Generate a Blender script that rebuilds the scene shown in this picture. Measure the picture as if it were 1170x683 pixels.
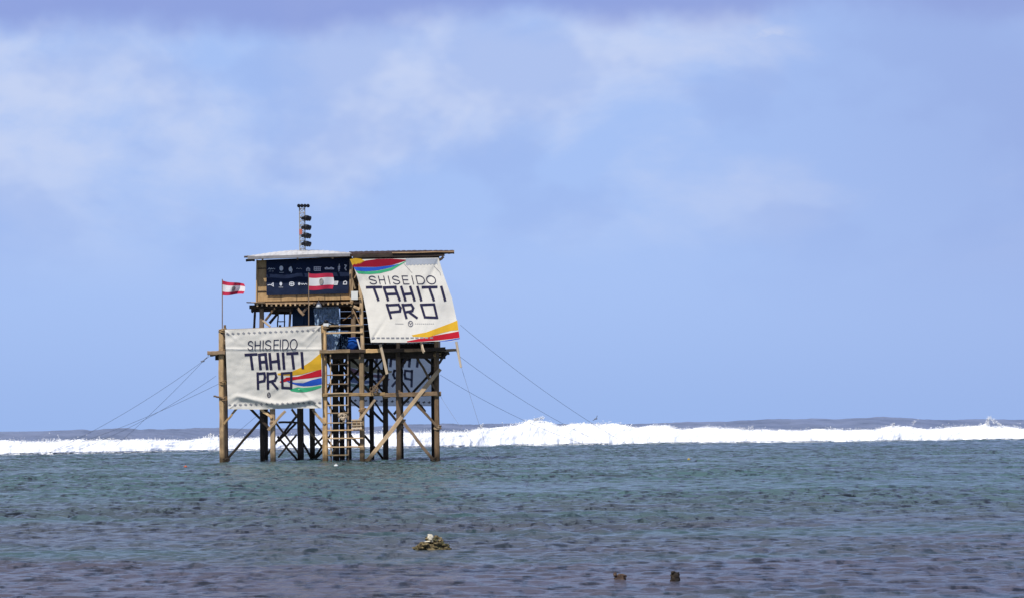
import bpy, math, random
import numpy as np
from mathutils import Vector, Matrix, noise as mnoise
random.seed(11); rng = np.random.default_rng(5)
scene = bpy.context.scene
for o in list(bpy.data.objects): bpy.data.objects.remove(o)
COL = scene.collection
# ------------------------------------------------------------ camera
F = 3000.0; D = 150.0; CAMH = 1.9; ROLL = math.radians(0.5); CX, CY = 585.0, 487.0
rc, rs = math.cos(ROLL), math.sin(ROLL)
cam = bpy.data.cameras.new('camera'); cam.sensor_width = 36; cam.lens = 36 * F / 1170
cam.shift_y = (CY - 341.5) / 1170; cam.clip_start = 1; cam.clip_end = 20000
co = bpy.data.objects.new('camera', cam); COL.objects.link(co)
M = Matrix(((rc, rs, 0, 0), (0, 0, -1, 0), (-rs, rc, 0, CAMH), (0, 0, 0, 1)))
co.matrix_world = M; scene.camera = co
# ------------------------------------------------------------ light
SUN_EL, SUN_AZ = math.radians(52), math.radians(205)
w = bpy.data.worlds.new('World'); scene.world = w; w.use_nodes = True
nt = w.node_tree; N = nt.nodes; L = nt.links
for n in list(N): N.remove(n)
def nd(t, **k):
    n = N.new(t)
    for a, b in k.items(): setattr(n, a, b)
    return n
out = nd('ShaderNodeOutputWorld'); bg = nd('ShaderNodeBackground'); bg.inputs[1].default_value = 0.1
L.new(bg.outputs[0], out.inputs[0])
sky = nd('ShaderNodeTexSky', sky_type='NISHITA'); sky.sun_disc = False
sky.sun_elevation = SUN_EL; sky.sun_rotation = SUN_AZ
tc = nd('ShaderNodeTexCoord'); sep = nd('ShaderNodeSeparateXYZ'); L.new(tc.outputs['Generated'], sep.inputs[0])
def mth(op, a, b=None, c=None):
    n = nd('ShaderNodeMath', operation=op)
    for i, v in enumerate((a, b, c)):
        if v is None: continue
        if isinstance(v, (int, float)): n.inputs[i].default_value = v
        else: L.new(v, n.inputs[i])
    return n.outputs[0]
def ramp(v, a, b, lo=0., hi=1., smooth=True):
    n = nd('ShaderNodeMapRange'); n.interpolation_type = 'SMOOTHSTEP' if smooth else 'LINEAR'
    L.new(v, n.inputs[0]); n.inputs[1].default_value = a; n.inputs[2].default_value = b
    n.inputs[3].default_value = lo; n.inputs[4].default_value = hi
    return n.outputs[0]
def noise3(scale, sc=(1, 1, 1), loc=(0, 0, 0), det=5, rough=.55, dist=0.):
    m = nd('ShaderNodeMapping'); L.new(tc.outputs['Generated'], m.inputs[0]); m.inputs['Scale'].default_value = sc; m.inputs['Location'].default_value = loc
    n = nd('ShaderNodeTexNoise'); L.new(m.outputs[0], n.inputs[0]); n.inputs['Scale'].default_value = scale
    n.inputs['Detail'].default_value = det; n.inputs['Roughness'].default_value = rough; n.inputs['Distortion'].default_value = dist
    return n.outputs[0]
def mixc(f, a, b):
    n = nd('ShaderNodeMix', data_type='RGBA')
    L.new(f, n.inputs[0]) if not isinstance(f, float) else setattr(n.inputs[0], 'default_value', f)
    for i, v in ((6, a), (7, b)):
        if isinstance(v, tuple): n.inputs[i].default_value = (*[q * 10 for q in v], 1)
        else: L.new(v, n.inputs[i])
    return n.outputs[2]
Z = sep.outputs[2]
low = ramp(Z, 0.2, 0.75, .94, 0.30)                     # humid blue air low down, open sky higher
air = mixc(ramp(Z, 0.0, 0.06), (.330, .490, .88), (.378, .535, .925))
c = mixc(low, sky.outputs[0], air)
n1 = noise3(7, (1, 1, 1.9), (0.47, 0, 0.16), 8, .56, .25)
n2 = noise3(16, (1, 1, 1.5), (3.1, 1, .4), 4, .5)
hi_ = ramp(Z, 0.045, 0.115)
def blob(x0, z0, wx_, wz_, amp):          # where the cloud bank stands thicker or thinner
    dx = mth('DIVIDE', mth('SUBTRACT', sep.outputs[0], x0), wx_); dz = mth('DIVIDE', mth('SUBTRACT', Z, z0), wz_)
    return mth('MULTIPLY', mth('POWER', 2.718, mth('MULTIPLY', mth('ADD', mth('MULTIPLY', dx, dx), mth('MULTIPLY', dz, dz)), -1.)), amp)
bias = mth('ADD', mth('ADD', blob(-.150, .118, .048, .042, .15), blob(-.045, .138, .05, .022, .075)), mth('ADD', blob(.055, .105, .05, .035, -.05), blob(.16, .10, .07, .08, -.05)))
n1 = mth('ADD', n1, bias)
white = mth('MULTIPLY', ramp(n1, .45, .62, 0, .85), hi_)
streak = blob(.098, .146, .010, .0035, 1.)
white = mth('MAXIMUM', white, mth('MULTIPLY', streak, ramp(noise3(60, (1, 1, 2), (0, 0, 0), 4, .6), .35, .6)))
c = mixc(white, c, (.58, .665, .90))
grey = mth('MULTIPLY', ramp(n2, .48, .62, 0, .6), ramp(Z, .03, .10))
c = mixc(grey, c, (.335, .47, .84))
edge = mth('ADD', Z, mth('MULTIPLY', mth('SUBTRACT', noise3(9, (1, 1, 1), (1.3, .2, 0), 5, .6), .5), .045))
band = mth('MULTIPLY', ramp(edge, .143, .157, 0, .9), ramp(Z, .35, .8, 1, .35))
c = mixc(band, c, (.265, .35, .72))
c = mixc(mth('MULTIPLY', ramp(Z, .165, .26, 0, .85), ramp(Z, .4, .9, 1, .4)), c, (.26, .30, .40))
rt = mth('MULTIPLY', ramp(sep.outputs[0], .03, .22, 0, .6), ramp(Z, .0, .12, .35, 1))
c = mixc(rt, c, (.31, .405, .74))
L.new(c, bg.inputs[0])
sl = bpy.data.lights.new('sun', 'SUN'); sl.energy = 3.9; sl.angle = math.radians(0.6); sl.color = (1, .955, .88)
so = bpy.data.objects.new('sun', sl); COL.objects.link(so)
sd = Vector((math.sin(SUN_AZ) * math.cos(SUN_EL), math.cos(SUN_AZ) * math.cos(SUN_EL), math.sin(SUN_EL)))
so.rotation_euler = sd.to_track_quat('Z', 'Y').to_euler(); so.location = (0, 0, 60)
vs = scene.view_settings; vs.view_transform = 'Standard'; vs.look = 'None'; vs.gamma = 1; vs.use_curve_mapping = False; vs.exposure = 0.0
scene.render.engine = 'CYCLES'; scene.render.resolution_x = 1024; scene.render.resolution_y = 597
scene.cycles.max_bounces = 6

# ------------------------------------------------------------ measuring helpers
def P(px, py, v=0.0):
    """survey point: photo position measured at the real distance D+v metres"""
    k = (D + v) / F; a = px - CX; b = CY - py
    return Vector(((a * rc + b * rs) * k, D + v, CAMH + (-a * rs + b * rc) * k))
def W(px, py):
    a = px - CX; b = CY - py; zz = -a * rs + b * rc
    Y = -CAMH * F / zz
    return Vector(((a * rc + b * rs) * Y / F, Y, 0.0))

def hash2(ix, iy, seed):
    h = (ix.astype(np.int64) * 374761393 + iy.astype(np.int64) * 668265263 + seed * 974634777) & 0xffffffff
    h = ((h ^ (h >> 13)) * 1274126177) & 0xffffffff
    h = h ^ (h >> 16)
    return (h & 0xffffff).astype(np.float32) / 16777215.0
def vn(x, y, seed=0):
    xi = np.floor(x); yi = np.floor(y); fx = (x - xi).astype(np.float32); fy = (y - yi).astype(np.float32)
    fx = fx * fx * fx * (fx * (fx * 6 - 15) + 10); fy = fy * fy * fy * (fy * (fy * 6 - 15) + 10)
    a = hash2(xi, yi, seed); b = hash2(xi + 1, yi, seed); c_ = hash2(xi, yi + 1, seed); d = hash2(xi + 1, yi + 1, seed)
    return (a + (b - a) * fx) * (1 - fy) + (c_ + (d - c_) * fx) * fy - .5
def rot(x, y, a):
    return x * math.cos(a) - y * math.sin(a), x * math.sin(a) + y * math.cos(a)

def mesh_np(name, V, Fq, smooth=True):
    me = bpy.data.meshes.new(name)
    me.vertices.add(len(V)); me.vertices.foreach_set('co', V.astype(np.float32).ravel())
    k = Fq.shape[1]
    me.loops.add(Fq.size); me.loops.foreach_set('vertex_index', Fq.astype(np.int32).ravel())
    me.polygons.add(len(Fq)); me.polygons.foreach_set('loop_start', np.arange(0, Fq.size, k, dtype=np.int32))
    me.polygons.foreach_set('loop_total', np.full(len(Fq), k, dtype=np.int32))
    me.update(calc_edges=True); me.validate()
    if smooth: me.polygons.foreach_set('use_smooth', np.ones(len(me.polygons), dtype=bool))
    return me
def grid_faces(nr, nc):
    i = np.arange(nr * nc).reshape(nr, nc)
    return np.stack([i[:-1, :-1], i[:-1, 1:], i[1:, 1:], i[1:, :-1]], -1).reshape(-1, 4)

# ------------------------------------------------------------ materials
MATS = {}
def mat(name, col, rough=.8, spec=.3, metal=0., **kw):
    m = bpy.data.materials.new(name); m.use_nodes = True
    b = m.node_tree.nodes['Principled BSDF']
    b.inputs['Base Color'].default_value = (*col, 1); b.inputs['Roughness'].default_value = rough
    b.inputs['Specular IOR Level'].default_value = spec; b.inputs['Metallic'].default_value = metal
    MATS[name] = m; return m, m.node_tree, b
def tnoise(t, coord, scale, sc=(1, 1, 1), det=4, rough=.6):
    mp = t.nodes.new('ShaderNodeMapping'); mp.inputs['Scale'].default_value = sc; t.links.new(coord, mp.inputs[0])
    n = t.nodes.new('ShaderNodeTexNoise'); n.inputs['Scale'].default_value = scale; n.inputs['Detail'].default_value = det; n.inputs['Roughness'].default_value = rough
    t.links.new(mp.outputs[0], n.inputs[0]); return n.outputs[0]
def tramp(t, v, a, b, lo=0., hi=1.):
    n = t.nodes.new('ShaderNodeMapRange'); t.links.new(v, n.inputs[0])
    for i, q in zip((1, 2, 3, 4), (a, b, lo, hi)): n.inputs[i].default_value = q
    return n.outputs[0]
def tmix(t, f, a, b, mode='MIX'):
    n = t.nodes.new('ShaderNodeMix'); n.data_type = 'RGBA'; n.blend_type = mode
    if isinstance(f, float): n.inputs[0].default_value = f
    else: t.links.new(f, n.inputs[0])
    for i, v in ((6, a), (7, b)):
        if isinstance(v, tuple): n.inputs[i].default_value = (*v, 1)
        else: t.links.new(v, n.inputs[i])
    return n.outputs[2]
def tbump(t, b, h, s, dist):
    n = t.nodes.new('ShaderNodeBump'); n.inputs['Strength'].default_value = s; n.inputs['Distance'].default_value = dist
    t.links.new(h, n.inputs['Height']); t.links.new(n.outputs[0], b.inputs['Normal'])
def tmath(t, op, a, b):
    n = t.nodes.new('ShaderNodeMath'); n.operation = op
    for i, v in enumerate((a, b)):
        if isinstance(v, (int, float)): n.inputs[i].default_value = v
        else: t.links.new(v, n.inputs[i])
    return n.outputs[0]

def wood(name, c1, c2, wet=True):
    m, t, b = mat(name, c1, .85, .2)
    tcn = t.nodes.new('ShaderNodeTexCoord'); oi = t.nodes.new('ShaderNodeObjectInfo'); geo = t.nodes.new('ShaderNodeNewGeometry')
    add = t.nodes.new('ShaderNodeVectorMath'); add.operation = 'ADD'
    sc = t.nodes.new('ShaderNodeVectorMath'); sc.operation = 'SCALE'; sc.inputs[3].default_value = 37.
    cmb = t.nodes.new('ShaderNodeCombineXYZ')
    for i in range(3): t.links.new(oi.outputs['Random'], cmb.inputs[i])
    t.links.new(cmb.outputs[0], sc.inputs[0]); t.links.new(tcn.outputs['Object'], add.inputs[0]); t.links.new(sc.outputs[0], add.inputs[1])
    g = tnoise(t, add.outputs[0], 9, (1.5, 1.5, .16), 6, .7)
    k = tramp(t, g, .32, .68)
    c_ = tmix(t, k, c1, c2)
    st = tnoise(t, add.outputs[0], 1.6, (1, 1, .8), 5, .65)
    c_ = tmix(t, tramp(t, st, .50, .72, 0, .75), c_, tuple(q * .38 for q in c1))
    r = tramp(t, oi.outputs['Random'], 0, 1, .58, 1.3)
    rg = t.nodes.new('ShaderNodeMath'); rg.operation = 'FRACT'; t.links.new(tmath(t, 'MULTIPLY', oi.outputs['Random'], 17.), rg.inputs[0])
    lum = sum(c1) / 3 * 1.25
    c_ = tmix(t, tmath(t, 'MULTIPLY', rg.outputs[0], .36 if name != 'plywood' else .05), c_, (lum * 1.06, lum, lum * .92))
    mul = t.nodes.new('ShaderNodeVectorMath'); mul.operation = 'SCALE'; t.links.new(c_, mul.inputs[0]); t.links.new(r, mul.inputs[3])
    fin = mul.outputs[0]
    if wet:
        sp = t.nodes.new('ShaderNodeSeparateXYZ'); t.links.new(geo.outputs['Position'], sp.inputs[0])
        wn = tnoise(t, geo.outputs['Position'], 5, (1, 1, 1), 3)
        zz = tmath(t, 'ADD', sp.outputs[2], tmath(t, 'MULTIPLY', wn, .5))
        fin = tmix(t, tramp(t, zz, .45, .9, .85, 0), fin, (.022, .017, .012))
    t.links.new(fin, b.inputs['Base Color'])
    tbump(t, b, g, .6, .02)
    return m
M_wood = wood('weathered_wood', (.38, .235, .105), (.70, .47, .23))
M_brown = wood('brown_wood', (.23, .14, .075), (.40, .26, .14))
M_dark = wood('shaded_dark_wood', (.045, .033, .027), (.12, .085, .062))  # treated timber, with the shade of the back rows mixed into its colour
M_ply = wood('plywood', (.58, .36, .16), (.74, .50, .25), False)
M_pale = wood('pale_timber', (.50, .36, .22), (.66, .52, .34), False)

def cloth(name, c1, trans=.25, stain=.12):
    m, t, b = mat(name, c1, .9, .1)
    tcn = t.nodes.new('ShaderNodeTexCoord')
    n = tnoise(t, tcn.outputs['Object'], .9, (1, 1, 2.2), 6, .65)
    c_ = tmix(t, tramp(t, n, .42, .75, 0, 1.), c1, tuple(q * (1 - stain * 1.6) for q in c1))
    t.links.new(c_, b.inputs['Base Color'])
    n2_ = tnoise(t, tcn.outputs['Object'], 2.4, (1, 1, .5), 3, .5)
    tbump(t, b, n2_, .35, .08)
    tr = t.nodes.new('ShaderNodeBsdfTranslucent'); t.links.new(c_, tr.inputs[0])
    mx = t.nodes.new('ShaderNodeMixShader'); mx.inputs[0].default_value = trans
    o = t.nodes['Material Output']; t.links.new(b.outputs[0], mx.inputs[1]); t.links.new(tr.outputs[0], mx.inputs[2]); t.links.new(mx.outputs[0], o.inputs[0])
    return m
M_banner = cloth('banner_cloth', (.85, .81, .715), .22, .07)
M_navy = cloth('navy_cloth', (.018, .028, .065), .05, .3)
M_ink = cloth('navy_ink', (.026, .025, .06), 0, .1)
M_black = cloth('grey_ink', (.14, .14, .17), 0, .1)
M_yel = cloth('yellow_ink', (.72, .42, .035), .1); M_red = cloth('red_ink', (.52, .018, .035), .1)
M_blue = cloth('blue_ink', (.03, .11, .55), .1); M_green = cloth('green_ink', (.06, .42, .20), .1)
M_dred = cloth('deep_red_ink', (.30, .012, .03), .1)
M_mark = cloth('faded_grey_ink', (.30, .30, .32), 0, .3)
M_white = cloth('white_ink', (.72, .74, .78), .05, .05)
M_hem = cloth('hem_cloth', (.44, .47, .52), .15)
M_fred = cloth('flag_red', (.60, .04, .09), .2, .1); M_fwhite = cloth('flag_white', (.85, .83, .83), .25, .05)
M_gold = cloth('emblem_gold', (.46, .42, .38), .1)
M_tarp = cloth('tarp_blue', (.44, .60, .78), .35, .3); M_tarpd = cloth('tarp_dark', (.035, .065, .12), .1, .3)
M_tarpb = cloth('tarp_bright', (.02, .12, .55), .15, .3)
M_metal = mat('galvanised_metal', (.45, .46, .47), .45, .5, .6)[0]
M_wire = mat('steel_wire', (.16, .18, .24), .6)[0]
M_lamp = mat('black_housing', (.012, .013, .018), .5)[0]
M_red_paint = mat('faded_red_paint', (.45, .14, .10), .7)[0]
M_boxw = mat('white_plastic', (.75, .75, .72), .5)[0]
M_orange = mat('orange_plastic', (.55, .12, .06), .5)[0]; M_yelp = mat('yellow_plastic', (.5, .36, .08), .5)[0]
def roofmat():
    m, t, b = mat('painted_sheet', (.62, .62, .60), .6, .3)
    tcn = t.nodes.new('ShaderNodeTexCoord'); n = tnoise(t, tcn.outputs['Object'], 1.1, (1, .3, 1), 6, .7)
    c_ = tmix(t, tramp(t, n, .5, .7), (.62, .61, .59), (.36, .31, .27)); t.links.new(c_, b.inputs['Base Color']); return m
M_roof = roofmat()
M_rust = wood('rusty_sheet', (.05, .026, .02), (.11, .06, .045), False)

# ------------------------------------------------------------ object helpers
def link(name, me, m=None, parent=None):
    o = bpy.data.objects.new(name, me); COL.objects.link(o)
    if m is not None and me is not None: me.materials.append(m)
    if parent is not None:
        wl = parent.matrix_basis.translation.copy() if not parent.parent else (parent.parent.location + parent.location)
        o.parent = parent
        o['_p'] = 1; del o['_p']
        o.location = -wl
        if parent.type == 'MESH' and parent.rotation_quaternion != parent.rotation_quaternion.identity: pass
    return o
def worldbase(par):
    v = Vector((0, 0, 0))
    while par is not None: v += par.location; par = par.parent
    return v
def thing(name, label, cat, loc, group=None):
    o = bpy.data.objects.new(name, None); COL.objects.link(o); o.location = loc; o.empty_display_size = .2
    o['label'] = label; o['category'] = cat
    if group: o['group'] = group
    return o
def tag(o, label, cat, group=None, kind=None):
    if label: o['label'] = label
    if cat: o['category'] = cat
    if group: o['group'] = group
    if kind: o['kind'] = kind
    return o
def part(name, me, m, parent):
    """mesh given in world coordinates"""
    o = bpy.data.objects.new(name, me); COL.objects.link(o); me.materials.append(m)
    if parent is not None: o.parent = parent; o.location = -worldbase(parent)
    return o
def beam(name, p0, p1, wx, wy, m, parent, segs=5, jit=.02, up=None):
    """squared timber from p0 to p1, its own local Z along the grain; uneven like sawn driftwood"""
    p0 = Vector(p0); p1 = Vector(p1); d = p1 - p0; ln = d.length
    q = d.to_track_quat('Z', 'Y')
    V = []; 
    for i in range(segs + 1):
        t = i / segs; sc = 1 + random.uniform(-.07, .07); ox, oy = random.uniform(-jit, jit), random.uniform(-jit, jit)
        ch = .18 * min(wx, wy)
        a, b = wx / 2 * sc, wy / 2 * sc
        for x, y in ((-a + ch, -b), (a - ch, -b), (a, -b + ch), (a, b - ch), (a - ch, b), (-a + ch, b), (-a, b - ch), (-a, -b + ch)):
            V.append((x + ox, y + oy, t * ln))
    Fs = []
    for i in range(segs):
        for k in range(8):
            k2 = (k + 1) % 8; Fs.append((i * 8 + k, i * 8 + k2, i * 8 + 8 + k2, i * 8 + 8 + k))
    Fs.append(tuple(range(7, -1, -1))); Fs.append(tuple(range(segs * 8, segs * 8 + 8)))
    me = bpy.data.meshes.new(name); me.from_pydata(V, [], Fs); me.update()
    o = bpy.data.objects.new(name, me); COL.objects.link(o); me.materials.append(m)
    o.rotation_mode = 'QUATERNION'; o.rotation_quaternion = q; o.location = p0
    if parent is not None: o.parent = parent; o.location = p0 - worldbase(parent)
    return o
def boxmesh(name, lo, hi, ch=0.0):
    x0, y0, z0 = lo; x1, y1, z1 = hi
    V = [(x0, y0, z0), (x1, y0, z0), (x1, y1, z0), (x0, y1, z0), (x0, y0, z1), (x1, y0, z1), (x1, y1, z1), (x0, y1, z1)]
    me = bpy.data.meshes.new(name); me.from_pydata(V, [], [(3, 2, 1, 0), (4, 5, 6, 7), (0, 1, 5, 4), (1, 2, 6, 5), (2, 3, 7, 6), (3, 0, 4, 7)]); me.update(); return me
class MB:
    def __init__(s): s.V = []; s.F = []
    def box(s, lo, hi):
        n = len(s.V); x0, y0, z0 = lo; x1, y1, z1 = hi
        s.V += [(x0, y0, z0), (x1, y0, z0), (x1, y1, z0), (x0, y1, z0), (x0, y0, z1), (x1, y0, z1), (x1, y1, z1), (x0, y1, z1)]
        s.F += [tuple(n + i for i in f) for f in ((3, 2, 1, 0), (4, 5, 6, 7), (0, 1, 5, 4), (1, 2, 6, 5), (2, 3, 7, 6), (3, 0, 4, 7))]
    def tube(s, pts, r, k=6, cap=True):
        pts = [Vector(p) for p in pts]; n0 = len(s.V); R = r if isinstance(r, (list, tuple)) else [r] * len(pts)
        for i, p in enumerate(pts):
            d = (pts[min(i + 1, len(pts) - 1)] - pts[max(i - 1, 0)]).normalized()
            q = d.to_track_quat('Z', 'Y')
            for j in range(k):
                a = 2 * math.pi * j / k; s.V.append(tuple(p + q @ Vector((R[i] * math.cos(a), R[i] * math.sin(a), 0))))
        for i in range(len(pts) - 1):
            for j in range(k):
                j2 = (j + 1) % k; s.F.append((n0 + i * k + j, n0 + i * k + j2, n0 + i * k + k + j2, n0 + i * k + k + j))
        if cap:
            s.F.append(tuple(n0 + j for j in range(k - 1, -1, -1))); e = n0 + (len(pts) - 1) * k; s.F.append(tuple(e + j for j in range(k)))
    def lump(s, c, r, seed=0, sc=(1, 1, 1), amp=.35, sub=2, freq=1.6):
        import bmesh
        bm = bmesh.new(); bmesh.ops.create_icosphere(bm, subdivisions=sub, radius=1)
        n = len(s.V); c = Vector(c)
        for v in bm.verts:
            k = 1 + amp * mnoise.noise(v.co * freq + Vector((seed * 7.3, seed * 3.1, 0))) + amp * .5 * mnoise.noise(v.co * freq * 2.7 + Vector((seed, 0, 9)))
            s.V.append((c.x + v.co.x * r * k * sc[0], c.y + v.co.y * r * k * sc[1], c.z + v.co.z * r * k * sc[2]))
        for f in bm.faces: s.F.append(tuple(n + v.index for v in f.verts))
        bm.free()
    def mesh(s, name, smooth=False):
        me = bpy.data.meshes.new(name); me.from_pydata(s.V, [], s.F); me.update()
        if smooth:
            for p in me.polygons: p.use_smooth = True
        return me

# ============================================================ WATER
def water_mat(name, near, far, kind):
    m, t, b = mat(name, far, .13, .5)
    b.inputs['IOR'].default_value = 1.33
    tcn = t.nodes.new('ShaderNodeTexCoord'); ob = tcn.outputs['Object']
    sp = t.nodes.new('ShaderNodeSeparateXYZ'); t.links.new(ob, sp.inputs[0])
    if kind == 'lagoon':
        pn = tnoise(t, ob, .055, (1, 1.6, 1), 5, .6)
        yy = tmath(t, 'ADD', sp.outputs[1], tmath(t, 'MULTIPLY', tmath(t, 'SUBTRACT', pn, .5), 70.))
        # shallow coral flat close in, sand and deeper water farther out
        c_ = tmix(t, tramp(t, yy, 36, 78), near, far)
        p2 = tnoise(t, ob, .28, (.6, 1.6, 1), 5, .65)
        c_ = tmix(t, tramp(t, p2, .50, .68, 0, .7), c_, (.026, .028, .036))
        p4 = tnoise(t, ob, 3.4, (1, .22, 1), 5, .7)      # dark faces of wavelets painted into the colour as flecks
        c_ = tmix(t, tramp(t, p4, .50, .60, 0, .92), c_, (.003, .004, .006))
        p3 = tnoise(t, ob, .11, (.5, 1.5, 1), 4, .6)
        c_ = tmix(t, tramp(t, p3, .50, .66, 0, .6), c_, (.060, .135, .13))
        c_ = tmix(t, tramp(t, yy, 150, 235, 0, .4), c_, (.04, .075, .10))
        t.links.new(c_, b.inputs['Base Color'])
        r = tnoise(t, ob, 9, (1, 1.1, 1), 5, .7); tbump(t, b, r, .8, .05)
    else:
        p2 = tnoise(t, ob, .25, (.5, 1, 2), 5, .65)
        c_ = tmix(t, tramp(t, p2, .4, .65), near, far); t.links.new(c_, b.inputs['Base Color'])
        r = tnoise(t, ob, 1.5, (.7, 1.2, 1), 6, .65); tbump(t, b, r, .7, .25)
        b.inputs['Roughness'].default_value = .3
    return m
M_lagoon = water_mat('lagoon_water', (.088, .080, .100), (.068, .125, .120), 'lagoon')
M_ocean = water_mat('ocean_water', (.19, .225, .33), (.105, .135, .21), 'ocean')

nr, nc = 2300, 1150
Yr = np.geomspace(17, 300, nr); U = np.linspace(-.30, .30, nc)
Yg, Ug = np.meshgrid(Yr, U, indexing='ij'); Xg = Ug * Yg
Hh = np.zeros_like(Xg, dtype=np.float32)
gust = .75 + .9 * (vn(Xg / 9 + 3, Yg / 6, 77) + .5 * vn(Xg / 3.1, Yg / 2.5, 78) + .15)
for i, (lam, asp, amp, ang) in enumerate([(5.5, 2.2, .030, .10), (2.6, 2.2, .040, -.14), (1.35, 2.2, .042, .2), (.75, 1.9, .040, -.22), (.42, 1.7, .036, .15), (.24, 1.9, .030, -.1), (.145, 1.8, .024, .12), (.17, 2.6, .012, -.3)]):
    xr, yr = rot(Xg, Yg, ang)
    n_ = vn(xr / (lam * asp) + 17 * i, yr / lam, 10 + i) * 2
    sh = 1 - 2 * np.abs(n_) if i in (1, 2, 3) else n_ * 1.2
    fade = np.clip(lam / (Yg * .00125 * 2.0) - .6, 0, 1)
    fade = fade * np.clip((Yg / (26 + 105 * lam)) ** 1.8, .04, 1)
    if lam < .5: sh = np.where(n_ > .1, n_ * 1.5 - .05, n_ * .6)
    if lam < 1: sh = sh * 1.35
    sh = sh - sh.mean()
    Hh += (amp * sh * fade * gust).astype(np.float32) * (.72 + Yg / 240).astype(np.float32)
Hh += (.00022 * np.clip(Yg - 150, 0, None) * vn(Xg / 6, Yg / 9, 40) * 2).astype(np.float32)
Hh -= .03
Vv = np.stack([Xg, Yg, Hh], -1).reshape(-1, 3)
o = link('lagoon', mesh_np('lagoon', Vv, grid_faces(nr, nc)), M_lagoon); o['kind'] = 'structure'
# wide coarse water all round, just under the rippled sheet
o = link('sea', mesh_np('sea', np.array([[-9000, -300, -.35], [9000, -300, -.35], [9000, 14000, -.35], [-9000, 14000, -.35]], dtype=float), np.array([[0, 1, 2, 3]]), False), M_ocean); o['kind'] = 'structure'

# breaker line and swell, read off the photograph as heights at their distance
foam_base = [(-120, 521), (0, 519), (150, 516.5), (300, 513.5), (450, 511), (585, 508.5), (700, 507), (860, 505), (1000, 503.5), (1100, 502), (1170, 501.5), (1300, 500.5)]
foam_top = [(-120, 504), (0, 502), (40, 503), (90, 501), (200, 501), (212, 502.5), (240, 497.5), (280, 499), (330, 497), (400, 495), (460, 493), (500, 492), (535, 491.5), (550, 487), (560, 488.5), (590, 484.5), (605, 479), (618, 479.5), (630, 481.5), (640, 486), (655, 482.5), (700, 483.5), (730, 487), (745, 484.5), (765, 485), (780, 489), (800, 487), (810, 486), (860, 490), (915, 490.5), (930, 489), (970, 490), (1000, 489.5), (1018, 485), (1030, 486), (1060, 489.5), (1085, 487), (1120, 485), (1127, 482.5), (1132, 486), (1150, 486), (1170, 489), (1300, 490)]
swell_top = [(-120, 495), (0, 493.5), (70, 491), (95, 490.3), (105, 491.5), (120, 489), (145, 488.3), (160, 489.7), (200, 489.3), (240, 488.5), (300, 488.5), (400, 486.5), (500, 484), (560, 483), (640, 482.5), (735, 482), (780, 480.5), (830, 480), (880, 478.5), (925, 477), (960, 479), (1010, 476), (1050, 478), (1085, 479), (1120, 477.3), (1170, 478.3), (1300, 478)]
fb = np.array([list(W(*p)) for p in foam_base])
def along(tab, px):
    t_ = np.array(tab); return np.interp(px, t_[:, 0], t_[:, 1])
pxs = np.linspace(-120, 1300, 5200)
bx = []; by = []; ht = []; hs = []
basey = along(foam_base, pxs); topy = along(foam_top, pxs); swy = along(swell_top, pxs)
a = pxs - CX; zz = -a * rs + (CY - basey) * rc; BY = -CAMH * F / zz
zt = -a * rs + (CY - topy) * rc; FH = CAMH + zt * (BY + 4.2) / F - .06
zs = -a * rs + (CY - swy) * rc; SY = BY + 38; SH = CAMH + zs * SY / F
BW = vn(pxs / 17., pxs * 0 + .5, 31) * 2.4 + vn(pxs / 5., pxs * 0 + .5, 32) * .9
BX = (a * rc + (CY - basey) * rs) * BY / F
# foam roller
ns = 46
S = np.linspace(0, 1, ns)[:, None]; 
th = S * math.pi * .93
prof_y = np.where(S < .75, S / .75 * 4.2, 4.2 + (S - .75) / .25 * 3.2); prof_z = np.where(S < .75, np.sin(np.clip(S / .75, 0, 1) * math.pi / 2) ** .8, np.cos((S - .75) / .25 * math.pi / 2))
lump = vn(BX[None] / .9 + 5, S * 7 + 0 * BX[None], 3) * 1.0 + vn(BX[None] / .35, S * 16 + 0 * BX[None], 4) * .6 + vn(BX[None] / .14, S * 30 + 0 * BX[None], 5) * .35
big = 1 + .12 * vn(BX[None] / 2.2, S * 2 + 0 * BX[None], 9)
Zf = (FH[None] * prof_z * big - .05) + lump * .17 * np.sin(th) ** .5
Yf = BY[None] + prof_y - lump * .25 + BW[None] * (1 - S) ** 4
Xf = BX[None] * (Yf / BY[None]) + lump[:, ::-1] * .10
Zf[0] = -.35; Zf[-1] = .0
o = link('breaking_wave', mesh_np('breaking_wave', np.stack([Xf, Yf, Zf], -1).reshape(-1, 3), grid_faces(ns, len(pxs)), True), None)
mf, t, b = mat('sea_foam', (.93, .94, .95), .95, .1)
b.inputs['Subsurface Weight'].default_value = .0
MF = mf; o.data.materials.append(mf); o['kind'] = 'structure'
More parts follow.
